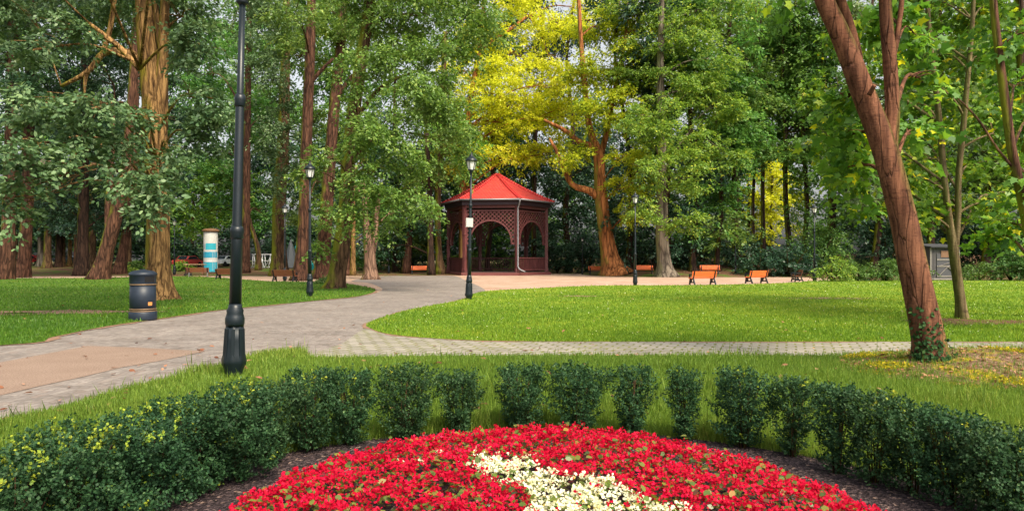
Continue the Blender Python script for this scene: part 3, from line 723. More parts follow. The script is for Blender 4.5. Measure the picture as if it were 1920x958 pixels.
# ------------------------------------------------------------------ lamps
def lamp(label):
    t = thing('street_lamp', label, 'street lamp', group='black park lamps')
    m = MB(); prof = [(.105, 0), (.115, .05), (.120, .11), (.150, .17), (.156, .23), (.136, .31), (.124, .5), (.110, .70)]
    m.lathe(prof, 24); n0 = 0
    # fluted foot: eight shallow panels
    for i in range(len(prof)):
        for j in range(24):
            v = m.v[i*24+j]; a = 2*math.pi*j/24; k = 1 + .06*math.cos(8*a)*(1 if prof[i][1] > .1 else 0); m.v[i*24+j] = Vector((v.x*k, v.y*k, v.z))
    for j in range(8):
        a = j*math.pi/4; m.bar((.135*math.cos(a), .135*math.sin(a), .26), (.118*math.cos(a), .118*math.sin(a), .66), .045, .02, (math.cos(a), math.sin(a), 0))
    m.build('base', IRON, t)
    MB().lathe([(.118, .695), (.128, .73), (.128, .80), (.118, .83), (.108, .87), (.112, .91), (.092, .95), (.085, 1.0)], 20).build('collar', IRON, t)
    MB().lathe([(.081, .98), (.074, 1.95), (.066, 2.05), (.056, 3.78), (.046, 3.85), (.040, 5.15)], 16).build('post', IRON, t)
    for z, r in ((1.98, .073), (3.8, .057)):
        MB().lathe([(r, z-.09), (r+.018, z-.07), (r+.012, z-.02), (r+.022, z+.01), (r+.014, z+.06), (r, z+.09)], 16).build('ring', IRON, t)
    m = MB(); m.lathe([(.045, 5.12), (.09, 5.16), (.06, 5.2), (.13, 5.24), (.135, 5.27)], 12)
    for j in range(6):
        a = j*math.pi/3; m.bar((.125*math.cos(a), .125*math.sin(a), 5.25), (.215*math.cos(a), .215*math.sin(a), 5.62), .02, .02)
    la = m.build('lantern', IRON, t)
    MB().lathe([(.118, 5.27), (.205, 5.61)], 6, smooth=False).build('glass', GLASS, la)
    MB().lathe([(.25, 5.60), (.255, 5.64), (.20, 5.72), (.11, 5.79), (.085, 5.80), (.085, 5.86), (.03, 5.89), (.035, 5.93), (.01, 5.99)], 12).build('lantern_cap', IRON, la)
    return t
LAMPS = [
 (438, 706, 'nearest black lamp post rising out of the frame from front grass'),
 (581, 556, 'black lamp at the edge of the left lawn beside the tree trunks'),
 (879, 562, 'black lamp with a small white plate in front of the gazebo'),
 (1191, 535, 'black lamp at the plaza edge between two bare trunks right of gazebo'),
 (1527, 527, 'black lamp beside the pale bush at the lawn corner'),
 (1092, 514.5, 'far dark lamp just right of the gazebo before the evergreens'),
 (1379, 512, 'far dark lamp on the leafy bank behind the benches'),
 (729, 512, 'far dark lamp left of the gazebo behind the plaza'),
 (534, 527, 'lamp standing behind the brown bench left of the trunks'),
 (327, 515, 'slim lamp right of the thick tan trunk'),
 (407, 507, 'distant lamp beside the blue poster column'),
]
l0 = lamp(LAMPS[0][2])
for i, (px, py, lb) in enumerate(LAMPS):
    p = G(px, py)
    o = l0 if i == 0 else dup(l0, p, i*.7, lb)
    o.location = p; o.rotation_euler.z = .26
    if i == 0: o.rotation_euler = (0, R(1.25), .26)
    if i == 2:
        o.rotation_euler.y = R(1.1)
        sg = MB().box((-.05, -.10, 3.12), (.26, .03, .34)).box((-.05, -.085, 3.12), (.29, .02, .37)); s = sg.build('plate', SIGNW, o)
    if py < 516: 
        z = {1092: 4.25, 1379: 4.4, 729: 5.0, 327: 6.0, 407: 5.2}[px]; o.scale = (z/5.99,)*3

# ------------------------------------------------------------------ litter bin
def litter_bin():
    p = G(268, 600); t = thing('litter_bin', 'black round litter bin with gold bands on the left lawn', 'litter bin', p, R(12))
    k = 1.0
    MB().lathe([(.335, 0), (.345, .04), (.345, .20), (.325, .24)], 32).build('base', BINBLK, t)
    MB().lathe([(.318, .22), (.322, .60), (.312, .96)], 32).build('body', BINBLK, t)
    m = MB()
    m.lathe([(.318, .96), (.325, .98), (.322, 1.18), (.335, 1.19), (.345, 1.22), (.335, 1.26), (.26, 1.31), (.10, 1.34), (.05, 1.36)], 32)
    lid = m.build('lid', BINBLK, t)
    for a in (-60, 120):
        m = MB()
        for zz in (0,):
            pts = []
            for s in np.linspace(-24, 24, 9): pts.append((math.cos(R(a+18+s)), math.sin(R(a+18+s))))
            vs = [Vector((x*.3265, y*.3265, 1.015)) for x, y in pts] + [Vector((x*.3265, y*.3265, 1.165)) for x, y in pts][::-1]
            n = len(m.v); m.v += vs; m.face(list(range(n, n+len(vs))))
        m.build('opening', HOLE, lid)
    for z in (.245, .30, .955): MB().lathe([(.324, z-.014), (.333, z-.010), (.333, z+.010), (.324, z+.014)], 32).build('band', GOLD, t)
    m = MB(); pts = [(math.cos(R(s)), math.sin(R(s))) for s in np.linspace(-52, -32, 5)]
    vs = [Vector((x*.326, y*.326, .40)) for x, y in pts] + [Vector((x*.326, y*.326, .49)) for x, y in pts][::-1]; m.v += vs; m.face(list(range(len(vs)))); m.build('sticker', ORANGE, t)
litter_bin()

# ------------------------------------------------------------------ benches
def bench(label, wood, W=1.9):
    """front towards -Y"""
    t = thing('park_bench', label, 'bench')
    m = MB()
    for i, (y, z) in enumerate(((-.20, .455), (-.10, .445), (0, .435), (.10, .43))): m.box((0, y, z), (W, .085, .04), 0, R(4))
    m.build('seat', wood, t, .006)
    m = MB()
    for i, s in enumerate((.10, .205, .31, .40)): m.box((0, .155 + s*.26, .45 + s), (W, .035, .095 if i < 3 else .07), 0, R(-14))
    m.build('backrest', wood, t, .006)
    for sx in (-1, 1):
        x = sx*(W/2-.14); m = MB()
        for a, b in (((x, -.26, 0), (x, -.18, .40)), ((x, .33, 0), (x, .14, .42)), ((x, -.24, .42), (x, .16, .40)), ((x, .14, .40), (x, .285, .88)), ((x, -.225, .15), (x, .245, .17)), ((x, -.24, .42), (x, -.27, .66)), ((x, -.29, .67), (x, .20, .66)), ((x, -.05, .42), (x, -.10, .16))):
            m.bar(a, b, .085, .075, (1, 0, 0))
        m.build('leg', IRON, t)
    return t
b0 = bench('orange bench with its back to the lawn, nearest on the right', ORW)
BENCH = [
 (1317, 533.5, 200, 'orange bench with its back to the lawn, second lamp on its left'),
 (1418, 531, 212, 'orange bench turned slightly away, between two other benches on lawn edge'),
 (1331, 514, -14, 'orange bench half hidden behind the largest orange bench'),
 (1207, 514, -4, 'orange bench between the tall lamp and the grey trunk'),
 (1120, 514, 5, 'orange bench partly behind the leaning orange trunk'),
 (787, 513.5, 3, 'orange bench on the plaza left of the gazebo'),
]
for i, (px, py, a, lb) in enumerate(BENCH):
    o = b0 if i == 0 else dup(b0, (0, 0, 0), 0, lb)
    o['label'] = lb; o['group'] = 'orange park benches'; p = G(px, py); o.location = (p.x, p.y, p.z-.01); o.rotation_euler = (0, 0, R(a))
b1 = bench('x', BRW)
BB = [(1494, 528, 256, 'brown bench seen from its side near the pale bush'), (534, 528, 170, 'brown bench behind the lamp near the trunks on the left'),
      (424, 524, 160, 'brown bench on the gravel right of the poster column'), (372, 519, 200, 'dark brown bench beside the picnic table'), (353, 517, 120, 'dark bench at the end of the picnic table')]
for i, (px, py, a, lb) in enumerate(BB):
    o = b1 if i == 0 else dup(b1, (0, 0, 0), 0, lb)
    o['label'] = lb; o['group'] = 'brown park benches'; p = G(px, py); o.location = (p.x, p.y, p.z-.01); o.rotation_euler = (0, 0, R(a))
p = G(366, 514); t = thing('picnic_table', 'pale wooden picnic table behind the dark bench', 'table', p, .2)
m = MB()
for i in range(5): m.box((0, -.36+.18*i, 1.05), (2.2, .16, .06))
m.build('tabletop', plain('pale table boards', (.42,.28,.16), .6), t, .01)
for sx in (-1, 1): MB().bar((sx*.8, -.4, 0), (sx*.8, .15, 1.02), .08, .08).bar((sx*.8, .4, 0), (sx*.8, -.15, 1.02), .08, .08).build('leg', BRW, t)

# ------------------------------------------------------------------ poster column, playground, cars, shed
p = G(395, 510.5); t = thing('poster_column', 'round poster column with white and blue posters and brown cap', 'advertising column', p)
s = p.y/F; r = 12.5*s
MB().lathe([(r*.98, 0), (r, .2), (r, 74*s), (r*.98, 75*s)], 28).build('column', plain('pale plaster', (.50,.50,.48), .8), t)
MB().lathe([(r*1.02, 75*s), (r*1.22, 76*s), (r*1.22, 78.5*s), (r*.9, 81*s), (r*.3, 82*s)], 28).build('cap', plain('rusty brown cap', (.15,.075,.035), .7), t)
def wrap(z0, z1, a0, a1, col):
    m = MB(); n = 12
    for i in range(n+1):
        a = R(a0+(a1-a0)*i/n)
        for z in (z0, z1): m.v.append(Vector((r*1.006*math.cos(a), r*1.006*math.sin(a), z*s)))
    for i in range(n): m.face([2*i, 2*i+2, 2*i+3, 2*i+1], True)
    return m.build('poster', plain('poster print', col, .6, var=.1), t)
wrap(1, 19, -178, -2, (.02,.33,.46)); wrap(27, 38, -178, -2, (.02,.27,.42)); wrap(42, 54, -110, -20, (.03,.36,.46)); wrap(20.5, 22.5, -178, -2, (.62,.64,.66)); wrap(44, 52, -150, -113, (.35,.42,.46))

p = G(495, 503); s = p.y/F; t = thing('climbing_frame', 'white metal climbing frame between trunks in the far playground', 'climbing frame', p)
m = MB()
for i in range(10):
    x = (-22+5*i)*s; m.tube([(x, 0, 0), (x+random.choice((-3, 0, 3))*s, .3, 26*s)], [.05, .05], 6)
m.build('upright', WHITE, t)
m = MB()
for z in (2, 14, 26): m.tube([(-23*s, .1, z*s), (25*s, .1, z*s)], [.05, .05], 6)
m.tube([(-22*s, -.5, 0), (-8*s, 0, 26*s), (4*s, -.5, 0)], [.06]*3, 6); m.tube([(4*s, -.5, 0), (14*s, 0, 26*s), (24*s, -.5, 0)], [.06]*3, 6)
m.build('rail', WHITE, t)
p = G(580, 506); s = p.y/F; t = thing('slide', 'turquoise playground tube slide behind the brown trunks', 'slide', p)
TURQ = plain('turquoise plastic', (.015,.42,.50), .3, 0, .5, .1)
MB().tube([(-26*s, .5, 42*s), (-14*s, 0, 38*s), (-4*s, -.6, 26*s), (2*s, -1, 12*s), (8*s, -1.6, 5*s)], [5*s, 6*s, 7*s, 8*s, 8*s], 14).build('tube', TURQ, t)
m = MB()
for x in (-26, -12): m.tube([(x*s, .5, 0), (x*s, .5, 40*s)], [.07, .07], 6)
m.build('support', WHITE, t)
p = G(545, 502); s = p.y/F; t = thing('play_tent', 'dark grey pointed play tent behind the lamp in the far playground', 'tent', p)
m = MB(); m.lathe([(17*s, 0), (11*s, 20*s), (5*s, 40*s), (.4*s, 54*s)], 8, smooth=False); m.build('canvas', plain('grey canvas', (.05,.06,.075), .7), t)
MB().tube([(0, 0, 52*s), (0, 0, 58*s)], [.05, .05], 6).build('pole', IRON, t)

def car(label, px, py, rz, col, D=None):
    p = G(px, py); t = thing('parked_car', label, 'car', p, rz, 'cars parked beyond the trees')
    side = [(-2.1, .35), (-2.1, .75), (-1.9, .92), (-1.2, .98), (-.75, 1.42), (.7, 1.46), (1.35, .98), (2.0, .85), (2.12, .6), (2.1, .35)]
    MB().poly([(x, -.85, z) for x, z in side], (0, 1.7, 0)).build('body', plain('car paint', col, .25, 0, .6, .05), t, .05)
    m = MB()
    for y in (-.856, .856): 
        n = len(m.v); m.v += [Vector((x, y, z)) for x, z in ((-1.1, 1.0), (-.7, 1.36), (.62, 1.40), (1.15, 1.0))]; m.face([n, n+1, n+2, n+3])
    n = len(m.v); m.v += [Vector((-1.24, -.7, .99)), Vector((-1.24, .7, .99)), Vector((-.80, .62, 1.40)), Vector((-.80, -.62, 1.40))]; m.face([n, n+1, n+2, n+3])
    m.build('window', plain('car glass', (.02,.03,.04), .1, 0, .8), t)
    for x in (-1.3, 1.3):
        for y in (-.8, .8): MB().tube([(x, y-.1, .33), (x, y+.1, .33)], [.33, .33], 14).build('wheel', HOLE, t)
    return t
car('small red car parked behind the dark trunks at far left', 58, 496, .1, (.50,.03,.03))
car('dark blue car parked beyond the mossy trunks', 128, 495, .3, (.03,.05,.11))
car('pale car at the left edge behind the outermost trunk', -2, 496, 0, (.62,.62,.62))
car('red and white car left of the poster column', 352, 500, 1.35, (.42,.05,.04))
car('white car right of the poster column', 424, 499, 1.3, (.60,.62,.65))
car('silver car glimpsed left of the thick tan trunk', 255, 497, .2, (.55,.58,.62))

def shed():
    p = G(1771, 526); s = p.y/F; t = thing('shed', 'small weathered wooden shed with braced door behind the lawn', 'shed', p, R(4)); Wd = 56*s; Hh = 62*s; dp = 2.0
    bd = plain('weathered boards', (.06,.056,.06), .85, scale=3, var=.4); pale = plain('pale battens', (.20,.18,.165), .8); brn = plain('brown boards', (.16,.085,.05), .8)
    m = MB()
    for i in range(10): m.box((-Wd/2+Wd*(i+.5)/10, 0, Hh/2+.05), (Wd/10-.015, .05, Hh))
    for x in (-Wd/2+.03, Wd/2-.03): m.box((x, dp/2+.04, Hh/2+.05), (.05, dp, Hh))
    m.box((0, dp+.1, Hh/2+.05), (Wd, .05, Hh)); m.build('wall', bd, t)
    MB().box((0, dp/2, Hh+.16), (Wd+.4, dp+.7, .1), 0, R(6)).build('roof', plain('dark roofing felt', (.03,.032,.036), .9), t)
    m = MB(); m.box((.08*Wd, -.05, Hh*.42), (Wd*.74, .04, Hh*.78)); dr = m.build('door', plain('grey door boards', (.06,.06,.07), .85), t)
    m = MB(); y = -.09
    for z in (.12, .42, .62): m.box((.08*Wd, y, Hh*z+.03), (Wd*.74, .03, .09))
    m.bar((-.24*Wd, y-.02, Hh*.14), (.08*Wd, y-.02, Hh*.42), .03, .08, (0, 1, 0)); m.bar((.42*Wd, y-.02, Hh*.14), (.08*Wd, y-.02, Hh*.42), .03, .08, (0, 1, 0))
    m.bar((-.24*Wd, y-.02, Hh*.44), (.42*Wd, y-.02, Hh*.60), .03, .06, (0, 1, 0)); m.build('batten', pale, dr)
    MB().box((.0*Wd, -.085, Hh*.80), (Wd*.30, .04, Hh*.20)).build('shutter', brn, t)
    MB().box((-Wd/2, -.04, Hh/2), (.10, .06, Hh)).box((Wd/2, -.04, Hh/2), (.10, .06, Hh)).box((0, -.05, .12), (Wd, .06, .12)).build('frame', pale, t)
shed()

# ------------------------------------------------------------------ trees, left part
Gt = 'tall park trees'
tree('thickest tree with sunlit tan ridged trunk behind the litter bin',
     [(302, 562, 58), (299, 530, 47), (297, 480, 42), (296, 400, 40), (294, 300, 40), (290, 220, 40), (280, 120, 35), (272, 30, 33), (266, -160, 30)],
     [(60, 195, 85, 42, -9), (165, 205, 75, 36, -9), (255, 215, 32, 26, -8), (40, 280, 70, 40, -10), (140, 290, 85, 40, -9), (228, 270, 42, 40, -8), (60, 350, 60, 30, -10), (20, 390, 40, 26, -10), (225, 335, 50, 28, -9), (300, 372, 34, 20, -9), (296, 340, 34, 26, -9), (270, 385, 30, 20, -9), (322, 290, 30, 30, -7),
      (130, 60, 60, 36, -3), (60, 95, 60, 34, -4), (385, 90, 55, 55, -4), (400, 185, 62, 50, -5), (375, 265, 45, 50, -5), (335, 330, 28, 36, -6), (345, 30, 70, 40, 0), (160, -50, 150, 60, 0), (400, -70, 140, 60, 0), (60, -260, 190, 80, -9), (330, -270, 170, 80, -9), (-150, -180, 150, 90, -6), (40, 10, 80, 50, 1), (215, 30, 40, 40, 3)],  # unseen highest crown masses added to shade the left trunks and lawn
     'alder', .155, 'tan', [[(296, 240, 34), (303, 150, 22), (308, 60, 18), (312, -120, 12)], [(302, 90, 12), (296, 50, 10), (290, -20, 9)], [(270, 118, 18), (240, 100, 15), (195, 100, 12), (165, 135, 10), (115, 162, 6)], [(192, 100, 9), (205, 60, 9), (215, 0, 8), (222, -60, 6)], [(262, 130, 11, -1), (225, 90, 10, -1), (168, 45, 6, -1)], [(165, 132, 8), (160, 150, 6), (158, 178, 4)]],
     k=1.15, L=28, droop=.55, seg=18, shape=OVAL, rough=.06, group=Gt)
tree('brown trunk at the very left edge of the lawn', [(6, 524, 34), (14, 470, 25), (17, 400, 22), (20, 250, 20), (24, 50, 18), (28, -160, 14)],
     [(-30, 90, 110, 90, 0), (60, 30, 110, 70, 0), (20, 160, 90, 60, -4), (-40, -60, 140, 80, 0)], 'dark', .24, 'brown', k=.8, group=Gt)  # dark leaf colour stands in for the shade of the upper left canopy
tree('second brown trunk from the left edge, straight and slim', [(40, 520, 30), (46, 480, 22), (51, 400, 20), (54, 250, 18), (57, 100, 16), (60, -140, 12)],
     [(120, 110, 100, 70, 0), (130, 190, 100, 60, 2), (110, 20, 110, 60, 0)], 'dark', .24, 'brown', k=.8, group=Gt)  # canopy shade put into the leaf colour here too
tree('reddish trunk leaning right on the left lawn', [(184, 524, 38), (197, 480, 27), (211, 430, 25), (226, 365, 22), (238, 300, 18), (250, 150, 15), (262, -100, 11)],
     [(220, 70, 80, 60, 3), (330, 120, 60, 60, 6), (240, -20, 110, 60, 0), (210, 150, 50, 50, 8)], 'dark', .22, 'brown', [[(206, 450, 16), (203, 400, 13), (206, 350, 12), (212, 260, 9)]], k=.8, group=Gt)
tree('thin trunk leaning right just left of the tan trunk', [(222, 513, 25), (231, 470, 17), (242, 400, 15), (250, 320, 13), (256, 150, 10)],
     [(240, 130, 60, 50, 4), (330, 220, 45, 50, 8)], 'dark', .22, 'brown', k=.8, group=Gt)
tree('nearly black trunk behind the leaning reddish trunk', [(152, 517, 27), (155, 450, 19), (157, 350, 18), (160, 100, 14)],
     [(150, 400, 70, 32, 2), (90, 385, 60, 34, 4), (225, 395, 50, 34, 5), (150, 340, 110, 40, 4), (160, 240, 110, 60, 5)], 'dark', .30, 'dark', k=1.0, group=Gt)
lbl = ['mossy far trunk between the two leftmost brown trunks', 'pale far trunk right of the second brown trunk', 'olive far trunk under the dark boughs', 'pair of grey far trunks, left one', 'mossy companion of the grey far trunk', 'slim tan far trunk beside the parked dark car',
       'slim brown far trunk left of the black trunk', 'mossy far trunk right of the black trunk', 'far trunk just left of the litter bin']
for i, (x, y, wd, bk, lb) in enumerate(zip((26, 76, 88, 109, 117, 130, 142, 171, 240), (498, 499, 502, 500.5, 500, 499, 501, 505, 500), (11, 12, 13, 11, 8, 7, 9, 14, 10), ('mossy', 'grey', 'mossy', 'dark', 'mossy', 'tan', 'brown', 'mossy', 'mossy'), lbl)):
    tree(lb, [(x, y, wd*1.35), (x+1, y-20, wd), (x+2, y-70, wd*.9), (x+4, y-200, wd*.7)], [(x-8, 405+(i % 3)*8, 48, 30, 0), (x+14, 350, 55, 46, 3)], 'dark', .42, bk, k=.75, group='far trunks under the dark boughs')
tree('slim pale trunk left of the white climbing frame', [(459, 511, 19), (461, 470, 15), (462, 380, 15), (463, 250, 13), (466, 100, 11), (470, -60, 9)],
     [(445, 200, 60, 60, 5), (470, 90, 80, 60, 0), (430, 290, 55, 50, 6), (500, 230, 40, 60, 6), (440, 370, 40, 30, 8), (400, 330, 50, 40, 10), (490, 400, 40, 40, 10), (380, 140, 60, 60, 12), (420, 60, 60, 50, 10)], 'fresh', .34, 'brown', k=.8, group=Gt)
tree('curved mossy trunk beside the climbing frame', [(484, 506, 12), (484, 470, 9), (476, 440, 8), (466, 405, 7), (455, 330, 6)], [(430, 340, 70, 45, 3), (380, 400, 60, 40, 6)], 'lime', .36, 'mossy', k=.7, group=Gt)
tree('thick dark trunk behind the brown bench and lamp', [(523, 517, 36), (523, 470, 27), (524, 380, 24), (529, 300, 23), (533, 180, 20), (536, 60, 16), (540, -100, 12)],
     [(520, 60, 60, 60, -8), (500, 150, 55, 60, -9), (515, 240, 48, 50, -9), (545, 310, 38, 40, -7), (480, 20, 70, 60, 0), (520, 340, 30, 22, -6)], 'alder', .25, 'mossy', k=1.0, droop=.7, group=Gt)
tree('tall straight trunk right behind the lawn lamp', [(562, 526, 36), (566, 480, 25), (571, 400, 22), (573, 300, 21), (577, 200, 20), (582, 80, 18), (586, -80, 14)],
     [(560, 110, 50, 50, 6), (600, 50, 60, 50, 3), (545, 30, 60, 50, -4), (600, 340, 34, 40, 8), (590, 230, 35, 45, 9), (560, 400, 40, 30, 14)], 'willow', .24, 'brown', [[(576, 165, 9), (600, 135, 7), (625, 110, 5)]], k=.9, group=Gt)
tree('trunk leaning right between the lamp and the mossy trunk', [(603, 523, 36), (606, 480, 27), (612, 400, 24), (618, 310, 22), (625, 220, 21), (634, 130, 19), (642, 40, 17), (650, -100, 14)],
     [(620, 400, 40, 36, -3), (660, 60, 70, 60, 4), (600, 20, 60, 50, 3)], 'willow', .22, 'brown', [[(628, 190, 9), (655, 150, 8), (690, 120, 5)]], k=.9, group=Gt)
tree('big mossy trunk nearest the path bend with drooping foliage', [(626, 541, 44), (632, 515, 33), (640, 470, 31), (648, 400, 28), (652, 320, 26), (662, 220, 25), (676, 120, 23), (690, 30, 20), (700, -120, 16)],
     [(700, 330, 62, 44, -5), (770, 370, 55, 40, -5), (700, 240, 66, 52, -5), (770, 280, 55, 52, -4), (660, 400, 36, 34, -5), (720, 420, 40, 22, -4), (810, 400, 28, 18, -4), (770, 180, 80, 56, -3), (850, 200, 56, 56, -2), (730, 110, 75, 50, -2), (830, 110, 80, 50, -1), (880, 60, 70, 50, 0), (780, 30, 100, 50, 0), (905, 10, 60, 40, 1), (870, 290, 30, 40, -2), (655, 150, 34, 50, -3), (600, 460, 18, 14, -3), (690, 20, 80, 50, 0), (760, -60, 180, 50, 0), (600, 300, 34, 30, -4), (560, 330, 18, 18, -4)],
     'willow', .185, 'mossy', [[(658, 240, 11), (680, 205, 9), (720, 160, 7), (790, 130, 5)], [(652, 330, 9), (672, 285, 8), (700, 260, 6)]], k=1.1, droop=.75, seg=16, group=Gt)
tree('pale twin stemmed trunk at the plaza edge', [(694, 524, 34), (694, 500, 24), (692, 460, 20), (687, 425, 13), (684, 395, 10), (680, 340, 8)],
     [(700, 370, 45, 34, 2), (660, 350, 40, 30, 3), (740, 400, 40, 28, 3)], 'willow', .22, 'pinkish', [[(697, 475, 14), (703, 440, 12), (706, 405, 9), (712, 350, 6)]], k=.8, group=Gt)
tree('slender yellowish trunk behind the mossy trunks', [(661, 515, 11), (662, 470, 9), (662, 380, 8), (660, 200, 7)], [(650, 450, 30, 22, 4), (690, 300, 60, 70, 6)], 'lime', .30, 'tan', k=.7, group=Gt)
tree('slim trunk between the mossy trunk and the twin stem', [(649, 515, 18), (650, 480, 12), (650, 420, 11), (655, 250, 9)], [(640, 250, 60, 70, 5), (720, 440, 36, 30, 6)], 'mid', .30, 'brown', k=.7, group=Gt)
tree('slim mossy trunk immediately left of the gazebo', [(826, 513, 17), (822, 460, 12), (821, 380, 12), (823, 300, 12), (828, 200, 10), (835, 60, 8)],
     [(800, 330, 50, 40, -4), (850, 250, 50, 50, -6), (800, 200, 60, 60, 0), (780, 440, 50, 34, 6), (765, 470, 40, 24, 8)], 'mid', .32, 'mossy', k=.8, group=Gt)
tree('dark trunk behind the bench left of the gazebo', [(808, 515, 14), (807, 450, 11), (806, 380, 10), (800, 250, 9)], [(770, 400, 60, 50, 3), (740, 330, 60, 60, 4), (720, 470, 50, 26, 4)], 'dark', .38, 'dark', k=.9, group=Gt)
tree('slanting brown bough reaching over the plaza left of the gazebo', [(760, 512, 16), (770, 420, 11), (782, 356, 10), (808, 322, 9), (830, 280, 8), (838, 230, 6), (832, 170, 5)],
     [(850, 250, 50, 40, -2), (880, 290, 45, 30, -3), (820, 200, 40, 40, 0)], 'lime', .26, 'brown', k=.8, group=Gt)

# ------------------------------------------------------------------ trees, middle and right part
tree('golden yellow tree glowing above the gazebo', [(868, 512, 16), (867, 400, 14), (868, 300, 13), (880, 200, 11), (900, 80, 9), (910, -30, 7)],
     [(900, 180, 70, 60, 0), (960, 120, 90, 60, 1), (940, 230, 80, 60, 1), (1005, 200, 70, 60, 2), (890, 285, 60, 34, -1), (960, 295, 60, 34, 2), (1015, 290, 50, 34, 2), (915, 70, 55, 40, 1), (860, 320, 44, 26, -2), (1035, 130, 60, 50, 3), (1010, 60, 60, 40, 3), (1060, 60, 50, 40, 4), (975, 10, 60, 25, 3), (1100, 20, 50, 34, 4), (1060, 220, 44, 44, 1), (930, -30, 120, 40, 2), (845, 250, 40, 50, -1), (1060, 160, 40, 44, -2), (860, 130, 40, 50, 2)],
     'gold', .30, 'orange', [[(905, 90, 7, 0), (950, 60, 6, 1), (990, 30, 5, 2)]], k=.85, L=24, droop=.45, group=Gt, up=.45)
tree('orange barked tree leaning left right of the gazebo', [(1152, 515, 58), (1143, 480, 34), (1133, 420, 26), (1127, 370, 24), (1124, 330, 21), (1122, 290, 22), (1108, 250, 13), (1098, 180, 11), (1090, 90, 9), (1084, -20, 7)],
     [(1150, 200, 70, 50, -3), (1100, 140, 55, 45, 0), (1180, 290, 50, 36, -4), (1160, 120, 70, 50, 0), (1120, 50, 60, 40, 2), (1080, 290, 32, 30, -2), (1200, 60, 70, 50, 2), (1060, 300, 30, 20, -3), (1110, 210, 40, 40, -3), (1190, 400, 36, 26, -3), (1180, 350, 50, 30, -3)],
     'citron', .27, 'orange', [[(1122, 300, 14), (1136, 255, 11), (1150, 180, 9), (1170, 90, 7), (1180, -20, 5)], [(1126, 372, 18), (1105, 358, 14), (1075, 348, 11), (1058, 320, 9), (1044, 285, 7), (1030, 260, 4)], [(1115, 275, 13), (1085, 265, 10), (1060, 245, 8), (1020, 225, 5)]], k=.95, group=Gt)
tree('tall grey trunked tree standing alone on the gravel', [(1248, 518, 42), (1245, 490, 27), (1241, 440, 24), (1242, 380, 21), (1240, 330, 18), (1241, 250, 16), (1238, 150, 14), (1240, 40, 11), (1242, -60, 8)],
     [(1230, 220, 60, 50, -4), (1280, 170, 65, 55, 0), (1210, 120, 60, 50, 2), (1290, 260, 60, 40, -3), (1220, 320, 50, 36, -4), (1330, 110, 60, 60, 0), (1270, 60, 70, 50, 0), (1340, 200, 55, 50, 0), (1200, 250, 50, 40, -4), (1300, 330, 60, 34, -3), (1215, 390, 40, 30, -4), (1280, 410, 45, 26, -3), (1340, 20, 70, 50, 3), (1200, 10, 70, 40, 3), (1360, 290, 45, 40, 1)],
     'lime', .25, 'grey', [[(1240, 330, 6), (1262, 290, 5), (1290, 250, 4)]], k=.95, group=Gt)
